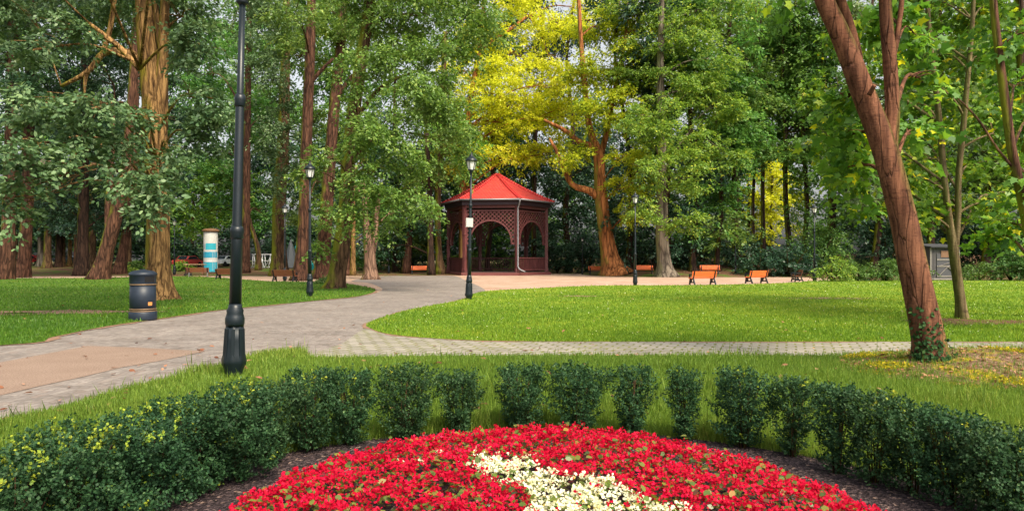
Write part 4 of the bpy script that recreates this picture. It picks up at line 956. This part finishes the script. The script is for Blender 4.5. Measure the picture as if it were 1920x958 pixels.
bgl = [
 # x, base y, w, crown blobs, kind, label
 (1300, 508, 12, [(1310, 420, 60, 40, 0), (1340, 350, 60, 50, 0), (1280, 350, 50, 40, 0)], 'mid', 'dark', 'dark slim tree behind the grey trunk'),
 (1345, 507, 10, [(1390, 250, 60, 60, 0), (1385, 330, 34, 40, 0), (1380, 160, 60, 60, 2)], 'fresh', 'dark', 'slim tree behind the farthest orange bench'),
 (1380, 500, 16, [(1375, 420, 50, 40, -2), (1340, 440, 50, 34, -3), (1410, 200, 60, 60, 0)], 'mid', 'dark', 'thick dark trunk on the leafy bank'),
 (1432, 490, 9, [(1440, 235, 45, 40, 0), (1450, 160, 60, 60, 0), (1470, 80, 60, 60, 0)], 'fresh', 'dark', 'thin dark trunk before the yellow gap'),
 (1412, 490, 7, [(1420, 90, 50, 50, 0), (1415, 270, 26, 24, -1)], 'fresh', 'dark', 'thinnest dark stem left of the yellow gap'),
 (1478, 495, 11, [(1490, 250, 60, 60, -1), (1492, 330, 26, 40, -1), (1510, 150, 60, 70, 0)], 'fresh', 'dark', 'dark trunk right of the yellow gap'),
 (1507, 498, 10, [(1500, 390, 36, 30, 0), (1540, 220, 60, 60, 0), (1540, 90, 60, 60, 0)], 'fresh', 'dark', 'bluish dark trunk left of the lawn corner lamp'),
 (1552, 500, 17, [(1560, 380, 50, 36, 0), (1590, 240, 60, 60, -2), (1530, 300, 50, 50, 0), (1560, 140, 70, 60, 0), (1600, 40, 80, 60, 0)], 'mid', 'dark', 'thick dark trunk above the pale bush'),
 (1640, 512, 14, [(1640, 380, 60, 50, -2), (1680, 300, 70, 60, 0), (1640, 200, 70, 60, 0), (1600, 330, 50, 40, -4)], 'alder', 'dark', 'grey green tree behind the leaning trunk'),
 (1745, 512, 14, [(1740, 380, 70, 50, -2), (1780, 300, 70, 60, 0), (1760, 180, 80, 70, 0), (1720, 80, 80, 60, 0)], 'alder', 'dark', 'grey green tree overhanging the shed'),
 (1850, 513, 16, [(1850, 400, 70, 50, 0), (1880, 320, 80, 60, 0), (1860, 200, 90, 70, 0), (1850, 90, 90, 60, 0)], 'mid', 'dark', 'dark tree behind the shed on its right'),
 (1930, 515, 16, [(1930, 420, 60, 50, 0), (1940, 280, 80, 80, 0), (1920, 140, 90, 80, 0)], 'mid', 'dark', 'tree at the far right edge behind the lawn'),
 (1065, 510, 12, [(1060, 450, 55, 40, 0), (1080, 390, 60, 40, 0), (1060, 340, 55, 30, 0)], 'dark', 'dark', 'dark evergreen right behind the gazebo'),
 (1000, 509, 10, [(985, 420, 50, 50, 6), (1000, 330, 60, 40, 6), (960, 380, 60, 50, 8)], 'dark', 'dark', 'dark tree seen through the gazebo arches'),
 (915, 509, 10, [(920, 440, 50, 40, 8), (890, 380, 60, 50, 8), (860, 430, 40, 50, 8)], 'mid', 'dark', 'green tree directly behind the gazebo'),
 (1180, 510, 12, [(1180, 450, 60, 40, 0), (1210, 400, 60, 40, 0), (1150, 400, 50, 40, 0)], 'dark', 'dark', 'dark evergreen behind the leaning orange trunk'),
 (1250, 508, 12, [(1260, 460, 50, 34, 0), (1260, 400, 60, 40, 0)], 'dark', 'dark', 'dark evergreen behind the grey trunk'),
 (740, 509, 9, [(740, 440, 50, 40, 6), (700, 400, 50, 50, 8), (760, 330, 60, 60, 8)], 'mid', 'dark', 'green tree behind the far lamp left of gazebo'),
]
for x, y, wd, bl, lf, bk, lb in bgl:
    wb = [random.uniform(-7, 7) for _ in range(4)]; ln = random.uniform(-14, 14)
    ex = [(x+ln*.7+random.uniform(-75, 75), random.uniform(-20, 330), random.uniform(36, 62), random.uniform(30, 48), random.uniform(-3, 6)) for _ in range(9)]
    ex = [e for e in ex if not (1365 < e[0] < 1515 and e[1] > 280)]
    tree(lb, [(x, y, wd*1.5), (x+1+wb[0]*.3, y-25, wd), (x+2+wb[1], y-120, wd*.85), (x+ln*.5+wb[2], 250, wd*.7), (x+ln+wb[3]*2, 120, wd*.5), (x+ln*1.4, 0, wd*.35)], bl + ex, lf, .36, bk, k=.8, group='trees along the back of the park', L=22)
# far crowns in yellow leaf colours that stand in for sunlit glow in gaps
tree('far yellow green tree screening the gap behind the dark stems', [(1405, 488, 6), (1404, 400, 5), (1402, 330, 4)], [(1395, 390, 34, 60, 0), (1490, 390, 34, 60, 2), (1440, 300, 60, 40, 3)], 'citron', .42, 'dark', k=.9, group='trees along the back of the park', D=108)
tree('far sunlit yellow tree glimpsed between dark stems', [(1445, 486, 6), (1446, 400, 5), (1448, 330, 4)], [(1440, 400, 34, 60, 0), (1455, 350, 30, 44, 0), (1425, 440, 24, 30, 0), (1440, 330, 36, 40, 2)], 'gold', .42, 'dark', k=1.0, group='trees along the back of the park', D=105)
tree('far yellow green tree glimpsed right of the tan trunk', [(360, 498, 8), (360, 450, 6), (362, 380, 5)], [(350, 420, 46, 40, 0), (400, 390, 60, 40, 3), (370, 340, 60, 40, 5)], 'lime', .42, 'mossy', k=.8, group='trees along the back of the park', D=100)

# leaning reddish tree in the foreground right, and the young maples
tree('leaning reddish brown tree with ivy foot beside the brick path', [(1748, 672, 70), (1741, 640, 58), (1728, 575, 53), (1712, 500, 50), (1696, 420, 47), (1676, 340, 45), (1655, 270, 43), (1625, 190, 41), (1596, 115, 38), (1568, 50, 34), (1545, 0, 32), (1510, -90, 26)],
     [(1640, 40, 30, 26, 1), (1585, 190, 26, 24, .6), (1600, 250, 30, 26, .8), (1720, 70, 40, 30, 1.5), (1690, 30, 30, 20, 1), (1715, 240, 30, 24, 1), (1600, 310, 22, 22, .8), (1730, 150, 34, 28, 2), (1500, -90, 120, 50, 0), (1680, -90, 120, 50, 0)],
     'maple', .155, 'red', [[(1666, 300, 30), (1672, 240, 26), (1673, 190, 25), (1668, 110, 24), (1662, 40, 23), (1656, -60, 20)], [(1612, 170, 18, .25), (1606, 110, 22, .25), (1592, 50, 20, .25), (1575, 0, 18, .25), (1550, -70, 14, .2)], [(1672, 120, 11), (1682, 70, 10), (1690, 10, 9), (1692, -50, 7)], [(1630, 178, 9, -.2), (1640, 160, 7, -.3)], [(1660, 240, 8), (1662, 200, 7), (1660, 170, 3)]],
     k=.55, L=14, shape=MAPLE, seg=22, limbs=True, rough=.025, droop=.5, up=.35, name='leaning_tree')
tree('young maple forking low on the bright lawn', [(1806, 599, 24), (1800, 560, 18), (1793, 510, 17), (1788, 470, 17), (1778, 400, 12), (1770, 330, 11), (1764, 260, 11), (1756, 180, 10), (1744, 80, 9), (1738, 0, 8), (1732, -90, 6)],
     [(1740, 300, 46, 30, 1), (1700, 330, 30, 26, 0), (1830, 310, 50, 34, 1), (1850, 380, 50, 24, 0), (1770, 210, 60, 40, 2), (1850, 220, 60, 40, 1), (1700, 200, 40, 40, 2), (1750, 110, 60, 40, 2), (1840, 110, 60, 40, 1), (1780, 30, 70, 40, 2), (1860, 20, 60, 40, 1), (1720, 400, 26, 20, -.5), (1780, 380, 34, 20, .5), (1700, 20, 50, 40, 3), (1890, 300, 40, 30, 0), (1800, -70, 130, 40, 1), (1650, 130, 50, 50, 6), (1600, 60, 50, 50, 6), (1690, 270, 40, 40, 6), (1830, 170, 60, 50, 5), (1880, 380, 40, 30, 4), (1720, 340, 40, 40, 5), (1780, 260, 50, 40, 6), (1900, 240, 50, 50, 5), (1810, 50, 60, 50, 6), (1620, 390, 40, 26, 5), (1560, 330, 30, 30, 4), (1540, 260, 40, 40, 5), (1530, 170, 40, 40, 5), (1640, 300, 40, 40, 4)],
     'maple', .17, 'green', [[(1790, 485, 12), (1796, 400, 11), (1797, 330, 11), (1806, 240, 10), (1814, 150, 9), (1822, 60, 8), (1828, -60, 6)], [(1800, 280, 5), (1830, 262, 4), (1862, 250, 3)], [(1808, 220, 5), (1790, 190, 4), (1760, 160, 3)]],
     k=1.25, L=16, shape=MAPLE, rough=.04, droop=.5, up=.4, name='maple_tree', group='young maples')
tree('slim maple cut by the right edge of the frame', [(1965, 640, 26), (1950, 560, 21), (1932, 450, 19), (1912, 350, 17), (1897, 280, 16), (1886, 200, 15), (1874, 110, 14), (1864, 20, 13), (1858, -80, 10)],
     [(1900, 420, 40, 26, 1), (1930, 330, 40, 30, 0), (1900, 160, 50, 36, 2), (1870, 60, 50, 34, 2), (1930, 60, 50, 50, 0), (1930, 220, 40, 40, 1), (1900, -60, 110, 40, 1), (1860, 440, 30, 16, 2)],
     'maple', .18, 'brown', [[(1905, 320, 6), (1870, 280, 5), (1830, 220, 4), (1770, 160, 2.5)]], k=1.1, L=16, shape=MAPLE, rough=.04, droop=.5, up=.4, name='maple_tree', group='young maples', D=15)
tree('dark slim trunk at the upper right corner', [(1945, 600, 20), (1935, 450, 17), (1925, 300, 16), (1916, 150, 15), (1912, 0, 13), (1908, -90, 10)], [(1930, 120, 60, 50, 2), (1900, 0, 70, 40, 2)], 'maple', .2, 'dark', k=.7, L=16, shape=MAPLE, name='maple_tree', group='young maples', D=19)

# shrubs along the back
SH = [
 (1560, 528, 38, 42, 'lime', .16, 'pale light green bush beside the lawn corner lamp'), (1610, 527, 40, 36, 'shrub', .16, 'green bush right of the pale bush'), (1660, 527, 46, 38, 'shrub', .16, 'rounded bush left of the leaning trunk'),
 (1720, 526, 26, 34, 'shrub', .16, 'small bush left of the shed'), (1835, 526, 40, 30, 'shrub', .16, 'low bush right of the shed'), (1895, 526, 46, 60, 'shrub', .16, 'tall bush at the right end of the lawn'), (1950, 527, 46, 50, 'shrub', .16, 'bush cut by the right frame edge'),
 (1480, 517, 60, 60, 'dark', .24, 'dark shrub behind the side view bench'), (1430, 515, 50, 44, 'dark', .24, 'dark shrub between two benches'), (1530, 512, 60, 90, 'mid', .26, 'tall shrub under the thick dark trunk'), (1380, 500, 60, 50, 'dark', .26, 'dark shrub on the leafy bank'),
 (1300, 500, 60, 46, 'dark', .26, 'dark shrub above the farthest bench'), (1200, 503, 60, 60, 'dark', .26, 'dark shrub behind the bench by the grey trunk'), (1100, 510, 50, 70, 'dark', .26, 'dark yew beside the far lamp'), (1045, 511, 36, 60, 'dark', .26, 'dark yew touching the gazebo'),
 (700, 505, 50, 40, 'mid', .3, 'far bush behind the twin stemmed trunk'), (770, 505, 40, 40, 'dark', .3, 'far bush behind the plaza bench'), (240, 512, 16, 12, 'lime', .16, 'small yellowish bush at the foot of thin leaning trunk'), (255, 505, 18, 16, 'shrub', .2, 'low green bush behind the litter bin'),
 (615, 532, 26, 12, 'shrub', .12, 'low weeds at the foot of mossy trunk'), (340, 508, 20, 16, 'lime', .22, 'yellow green bush behind the picnic table'), (870, 505, 40, 30, 'mid', .3, 'low bush behind the left side of gazebo'), (940, 505, 50, 34, 'mid', .3, 'low bush seen through the gazebo'),
 (1770, 500, 70, 90, 'dark', .26, 'tall dark evergreen behind the shed'), (1660, 508, 60, 90, 'dark', .26, 'dark evergreen behind the rounded bush'), (1860, 508, 60, 80, 'dark', .26, 'dark evergreen right behind the low bush'),
]
for x, y, rx, ry, lf, ls, lb in SH: shrub(lb, x, y, rx, ry*1.15, lf, ls, .8, group='shrubs behind the lawns')

# the wood behind everything: one mass
def far_wood():
    B = []
    for x in range(-300, 2300, 80):
        for y in range(-60, 480, 70):
            if y < 190 and 870 < x < 1200: continue
            if y < 20 and random.random() < .25: continue
            if abs(x-760) < 60 and 180 < y < 290: continue
            if abs(x-1440) < 30 and 300 < y < 460: continue
            if random.random() < .02: continue
            d = random.uniform(112, 140); s = d/F
            c = P(x+random.uniform(-30, 30), y+random.uniform(-25, 25), d); B.append((tuple(c), (62*s, 5, 46*s)))
    o = crown('distant_wood', B, .62, LEAF['fresh'], None, (0, 0, 0), .9, 22)
    LEAFCOUNT[0] += len(o.data.polygons)
    tag(o, 'mass of green woodland closing the park far behind', 'woodland', kind='stuff')
far_wood()
def near_wood():
    B = []
    for x in range(-250, 2250, 70):
        for y in range(250, 500, 55):
            if abs(x-1440) < 75 and y < 450: continue
            if abs(x-370) < 40 and 360 < y < 440: continue
            d = random.uniform(96, 110); s = d/F
            c = P(x+random.uniform(-25, 25), y+random.uniform(-20, 20), d); B.append((tuple(c), (52*s, 3, 40*s)))
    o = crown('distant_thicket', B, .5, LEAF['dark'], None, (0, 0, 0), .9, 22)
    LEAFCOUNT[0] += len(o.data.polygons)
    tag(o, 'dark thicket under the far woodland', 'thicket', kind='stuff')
near_wood()

# ------------------------------------------------------------------ boxwood ring round the flower bed
def box_mesh(w, h, n, top=.0, vase=.55, lean=0):
    """leaf positions of one clipped box plant, narrow at the foot"""
    ns = n//14
    z = h*(.03 + .95*rng.random(ns)**.75); f = z/h
    rr = w/2*(vase + (1-vase)*np.clip(f*1.7, 0, 1)**.8)*(1 - .22*np.clip((f-.80)/.20, 0, 1)**2)
    a = rng.uniform(0, 2*np.pi, ns); q = rng.random(ns)**.35
    ph = rng.uniform(0, 6.28, 3); lob = 1 + .20*np.sin(2*a+f*4+ph[0]) + .18*np.sin(3*a+f*9+ph[1]) + .08*np.sin(5*a+f*17+ph[2])+rng.normal(0, .07, ns)
    c = np.stack([rr*q*lob*np.cos(a), rr*q*lob*np.sin(a), z], 1)
    out = np.stack([np.cos(a)*q, np.sin(a)*q, .5+f*.9], 1); out = norm(out + rng.normal(size=(ns, 3))*.35)
    t = rng.random((ns, 14)); ln = .085
    side = norm(np.cross(out, rng.normal(size=(ns, 3)))); s = np.sign(rng.uniform(-1, 1, (ns, 14)))
    pos = c[:, None, :] + out[:, None, :]*((t-.5)*ln)[:, :, None] + rng.normal(size=(ns, 14, 3))*.008
    ax = out[:, None, :]*.8 + side[:, None, :]*s[:, :, None] + rng.normal(size=(ns, 14, 3))*.35
    nr = out[:, None, :]*.5 + np.array([0, 0, .5]) + rng.normal(size=(ns, 14, 3))*.5
    tone = np.clip(rng.normal(.45, .2, (ns, 14)), 0, .92)
    tip = ((f > .86) & (rng.random(ns) < top*.42)) | (rng.random(ns) < top*.03)
    tone = np.where(tip[:, None], rng.uniform(.93, 1, (ns, 14)), tone)
    return pos.reshape(-1, 3), ax.reshape(-1, 3), nr.reshape(-1, 3), tone.ravel()

def box_plant(label, px, ytop, wpx, r=3.1, top=.08, h=None, vase=.6, rr=None):
    # distance from the ring: solve the ray against the circle in plan
    ux = (px-CX)/F; a = ux*ux+1; b = -2*(ux*BC[0]+BC[1]); c = BC[0]**2+BC[1]**2-r*r
    d = (-b+math.sqrt(b*b-4*a*c))/(2*a)
    hh = HC-(ytop-HY)/F*d if h is None else h
    w_ = wpx/F*d
    w_ *= .86 if 560 < px < 1560 else (1.08 if px < 560 else .90)
    base = Vector((ux*d, d, 0.015)); t = thing('boxwood_bush', label, 'bush', base, 0, 'boxwood bushes ringing the flower bed')
    n = int(8500*(w_/.45)*(hh/.6))
    pos, ax, nr, tone = box_mesh(w_, hh, n, top, vase)
    ln = rng.uniform(.014, .026, len(pos))
    leaf_mesh('foliage', pos, ax, nr, ln, ln*1.25, tone, OVAL if False else RHOMB, LEAF['box'], t)
    LEAFCOUNT[0] += n
    m = MB()
    for i in range(9):
        a = random.uniform(0, 6.28); q = random.uniform(.2, .8)*w_/2
        m.tube([(.02*math.cos(a), .02*math.sin(a), -.02), (.45*q*math.cos(a), .45*q*math.sin(a), hh*.35), (q*math.cos(a+.3), q*math.sin(a+.3), hh*.85)], [.007, .005, .002], 5)
    m.build('stem', BARK['brown'], t)
    return t
BOX = [
 (20, 868, 190, .30, 'boxwood at the lower left corner of the frame'), (120, 812, 190, .5, 'boxwood with many yellow tips, second from the left'), (215, 800, 170, .45, 'boxwood with yellow tips, third from the left'),
 (300, 775, 160, .3, 'boxwood fourth from the left in the dense row'), (375, 752, 150, .25, 'boxwood fifth from the left with brown twigs'), (445, 730, 150, .25, 'boxwood ending the dense left row'),
 (500, 727, 100, .12, 'boxwood left of the grass gap'), (580, 700, 130, .1, 'boxwood right of the grass gap, yellow shoots on top'), (655, 700, 110, .04, 'boxwood leaning against its left neighbour'),
 (762, 692, 125, .06, 'broad boxwood with spreading foot left of the thin one'), (862, 698, 84, .02, 'thin see-through boxwood with bare stems'), (978, 690, 110, .02, 'boxwood left of centre behind the tallest red flowers'),
 (1085, 688, 116, .01, 'widest boxwood standing alone at the centre'), (1186, 692, 80, .01, 'boxwood with flat top right of the centre'), (1283, 696, 66, .02, 'narrowest upright boxwood right of centre'),
 (1392, 697, 112, .20, 'boxwood with yellow shoots on its crown, right half'), (1487, 714, 84, .03, 'boxwood right of the yellow topped one'), (1568, 728, 84, .03, 'boxwood left of the dense right row'),
 (1640, 742, 100, .05, 'first boxwood of the dense right row'), (1712, 764, 115, .03, 'second boxwood of the dense right row'), (1790, 780, 130, .05, 'third boxwood of the dense right row'), (1865, 806, 150, .06, 'fourth boxwood of the dense right row'), (1935, 838, 170, .05, 'boxwood cut by the right frame edge')]
for px, yt, wp, tp, lb in BOX: box_plant(lb, px, yt, wp, r=3.15 if 560 < px < 1520 else (2.80 if px < 480 else (3.0 if px < 560 else 2.95)), top=tp, vase=.40 if 300 < px < 1600 else .9)

# ------------------------------------------------------------------ begonias
def in_white(px, py):
    core = inside([(885, 856), (940, 858), (990, 868), (1015, 885), (1040, 905), (1110, 895), (1125, 908), (1190, 930), (1300, 972), (1340, 1010), (960, 1010), (1000, 945), (970, 915), (900, 893)], px, py)
    thin = inside([(700, 850), (770, 856), (900, 858), (905, 893), (820, 876), (740, 885), (690, 872)], px, py)
    return core | (thin & (.5+.5*np.sin(px*.09)*np.sin(py*.3+px*.02) > .90))
def begonias():
    n = 30000; a = rng.uniform(0, 2*np.pi, n); q = np.sqrt(rng.random(n)); x = BC[0]+BRX*q*np.cos(a); y = BC[1]+BRY*q*np.sin(a)
    ok = y > 2.5; x, y, q, a = x[ok], y[ok], q[ok], a[ok]
    edge = np.clip((1-q)*4.5, 0, 1)
    bump = .5+.25*np.sin(x*11+3*np.sin(y*7))+.25*np.sin(y*13+2*np.cos(x*9))
    z = .07 + .18*edge**.4 + .07*bump + rng.normal(0, .016, len(x))
    # plan position in the photo decides which variety grows there
    zz = .27; px = CX + F*x/y; py = HY + F*(HC-zz)/y
    white = in_white(px, py) & (rng.random(len(x)) < .93)
    for name, sel, mat, lab in (('red_begonias', ~white, 'red petals', 'dense bed of red begonias filling the boxwood ring'), ('white_begonias', white, 'white petals', 'band of white begonias curving through the red ones')):
        c = np.stack([x, y, z], 1)[sel]; keep = rng.random(len(c)) < (.30 + .5*bump[sel]); c = c[keep]; m = len(c); K = 6
        ph = rng.uniform(0, 6.28, (m, 1)) + np.arange(K)*2*np.pi/K + rng.normal(0, .25, (m, K))
        tilt = norm(np.stack([rng.normal(0, .5, m), rng.normal(-.25, .5, m), np.ones(m)], 1))
        e1 = norm(np.cross(tilt, np.array([0.3, 1, .1]))); e2 = np.cross(tilt, e1)
        ax = e1[:, None, :]*np.cos(ph)[:, :, None] + e2[:, None, :]*np.sin(ph)[:, :, None] + tilt[:, None, :]*rng.uniform(-.1, .9, (m, K, 1))
        pos = c[:, None, :] + ax*.004 + rng.normal(size=(m, K, 3))*.006
        nr = np.repeat(tilt[:, None, :], K, 1) + rng.normal(size=(m, K, 3))*.3
        ln = rng.uniform(.011, .022, m*K)
        o = leaf_mesh(name, pos.reshape(-1, 3), ax.reshape(-1, 3), nr.reshape(-1, 3), ln, ln*.95, np.clip(rng.normal(.48, .2, m*K) + np.repeat(rng.normal(0, .16, m), K), 0, 1), PETAL, LEAF[mat])
        tag(o, lab, 'flowers', kind='stuff')
        cl = np.stack([x, y, z-.03], 1)[sel]; cl = cl[rng.random(len(cl)) < (.45 if name == 'red_begonias' else .5)]; m = len(cl)
        an = rng.uniform(0, 6.28, m); ax = np.stack([np.cos(an), np.sin(an), rng.normal(.1, .3, m)], 1)
        ln = rng.uniform(.030, .058, m); nr = np.stack([rng.normal(0, .5, m), rng.normal(-.2, .5, m), np.ones(m)], 1)
        cl[:, 2] += rng.normal(0, .022, m) + (rng.random(m) < .12)*.025
        tn = np.clip(rng.normal(.48, .26, m), 0, 1) if name == 'red_begonias' else np.clip(rng.normal(.5, .12, m), 0, .75)
        leaf_mesh('leaves', cl, ax, nr, ln, ln*1.15, tn, OVAL, LEAF['begonia leaf'], o)
begonias()

# ------------------------------------------------------------------ ivy and moss at the leaning tree
def ivy():
    n = 520; f = rng.random(n)**1.9; a = rng.uniform(math.pi, 2*math.pi, n)
    py = 672-100*f; cx = np.interp(py, [572, 640, 672], [1728, 1741, 1748]); wd = np.interp(py, [572, 640, 672], [53, 58, 74])
    D = GD(1748, 672); s = D/F
    keep = rng.random(n) < np.where(np.cos(a) < .3, 1, .35)*np.clip(1.25-f, .1, 1); a, py, cx, wd = a[keep], py[keep], cx[keep], wd[keep]; n = len(a)
    rr = (wd/2+1.5)*s
    x = (cx-CX)*s + rr*np.cos(a); y = D + rr*np.sin(a); z = np.maximum(.05, HC-(py-HY)*s)
    nr = np.stack([np.cos(a), np.sin(a), np.full(n, .35)], 1) + rng.normal(size=(n, 3))*.3
    ax = np.stack([rng.normal(0, .6, n), rng.normal(0, .2, n), rng.normal(-.4, .6, n)], 1); ln = rng.uniform(.035, .065, n)
    o = leaf_mesh('ivy', np.stack([x, y, z], 1), ax, nr, ln, ln*1.3, rng.random(n), OVAL, LEAF['ivy'])
    tag(o, 'dark ivy climbing the foot of the leaning tree', 'ivy')
ivy()
n = 60000; x = rng.uniform(4.9, 10.2, n); y = rng.uniform(7.6, 12.2, n)
pat = np.sin(x*2.3+1.7*np.sin(y*1.9))*np.sin(y*3.1+1.3*np.cos(x*2.7)) + .4*np.sin(x*7.1+y*5.3)
ok = (pat > .25 + .9*np.clip(np.sqrt(((x-7.5)/2.55)**2 + ((y-9.9)/2.0)**2)-.55, 0, 2)) & (((x-7.5)/2.55)**2 + ((y-9.9)/2.0)**2 < 1); x, y = x[ok], y[ok]; n = len(x)
tag(leaf_mesh('moss', np.stack([x, y, H(x, y)+.02+rng.random(n)*.03], 1), rng.normal(size=(n, 3))+np.array([0, 0, .6]), rng.normal(size=(n, 3))+np.array([0, 0, 1.]), rng.uniform(.02, .045, n), rng.uniform(.02, .045, n), rng.random(n), RHOMB, LEAF['moss']),
    'yellow moss cushions spreading over the mound by the leaning tree', 'moss', kind='stuff')
n = 2600; x = rng.uniform(4.9, 10.2, n); y = rng.uniform(7.6, 12.2, n); ok = ((x-7.5)/2.6)**2+((y-9.9)/2.05)**2 < 1; x, y = x[ok], y[ok]; n = len(x)
BROWNLEAF = leaf_mat('dry brown leaves', [(0, (.10,.045,.025)), (.5, (.24,.12,.06)), (1, (.42,.25,.14))], .15, .8, .1)
tag(leaf_mesh('fallen_leaves', np.stack([x, y, H(x, y)+.035], 1), rng.normal(size=(n, 3))*np.array([1, 1, .2]), rng.normal(size=(n, 3))*.5+np.array([0, 0, 1.]), rng.uniform(.04, .09, n), rng.uniform(.04, .08, n), rng.random(n), OVAL, BROWNLEAF),
    'dry brown leaves scattered on the mossy mound', 'fallen leaves', kind='stuff')
n = 420; px = rng.uniform(-50, 1700, n); py = 530 + 260*rng.random(n)**1.3; d = F*HC/(py-HY); x = (px-CX)/F*d
ok = (((x-BC[0])/3.3)**2 + ((d-BC[1])/3.3)**2 > 1); x, d = x[ok], d[ok]; n = len(x); sz = rng.uniform(.05, .11, n)
tag(leaf_mesh('fallen_leaves', np.stack([x, d, np.where(inside(FG, x, d) | inside(RL, x, d) | inside(LL, x, d), .055, .016)], 1), rng.normal(size=(n, 3))*np.array([1, 1, .15]), rng.normal(size=(n, 3))*.3+np.array([0, 0, 1.]), sz, sz*.9, rng.random(n), OVAL, BROWNLEAF),
    'few dry leaves scattered over the paths and lawns', 'fallen leaves', kind='stuff')
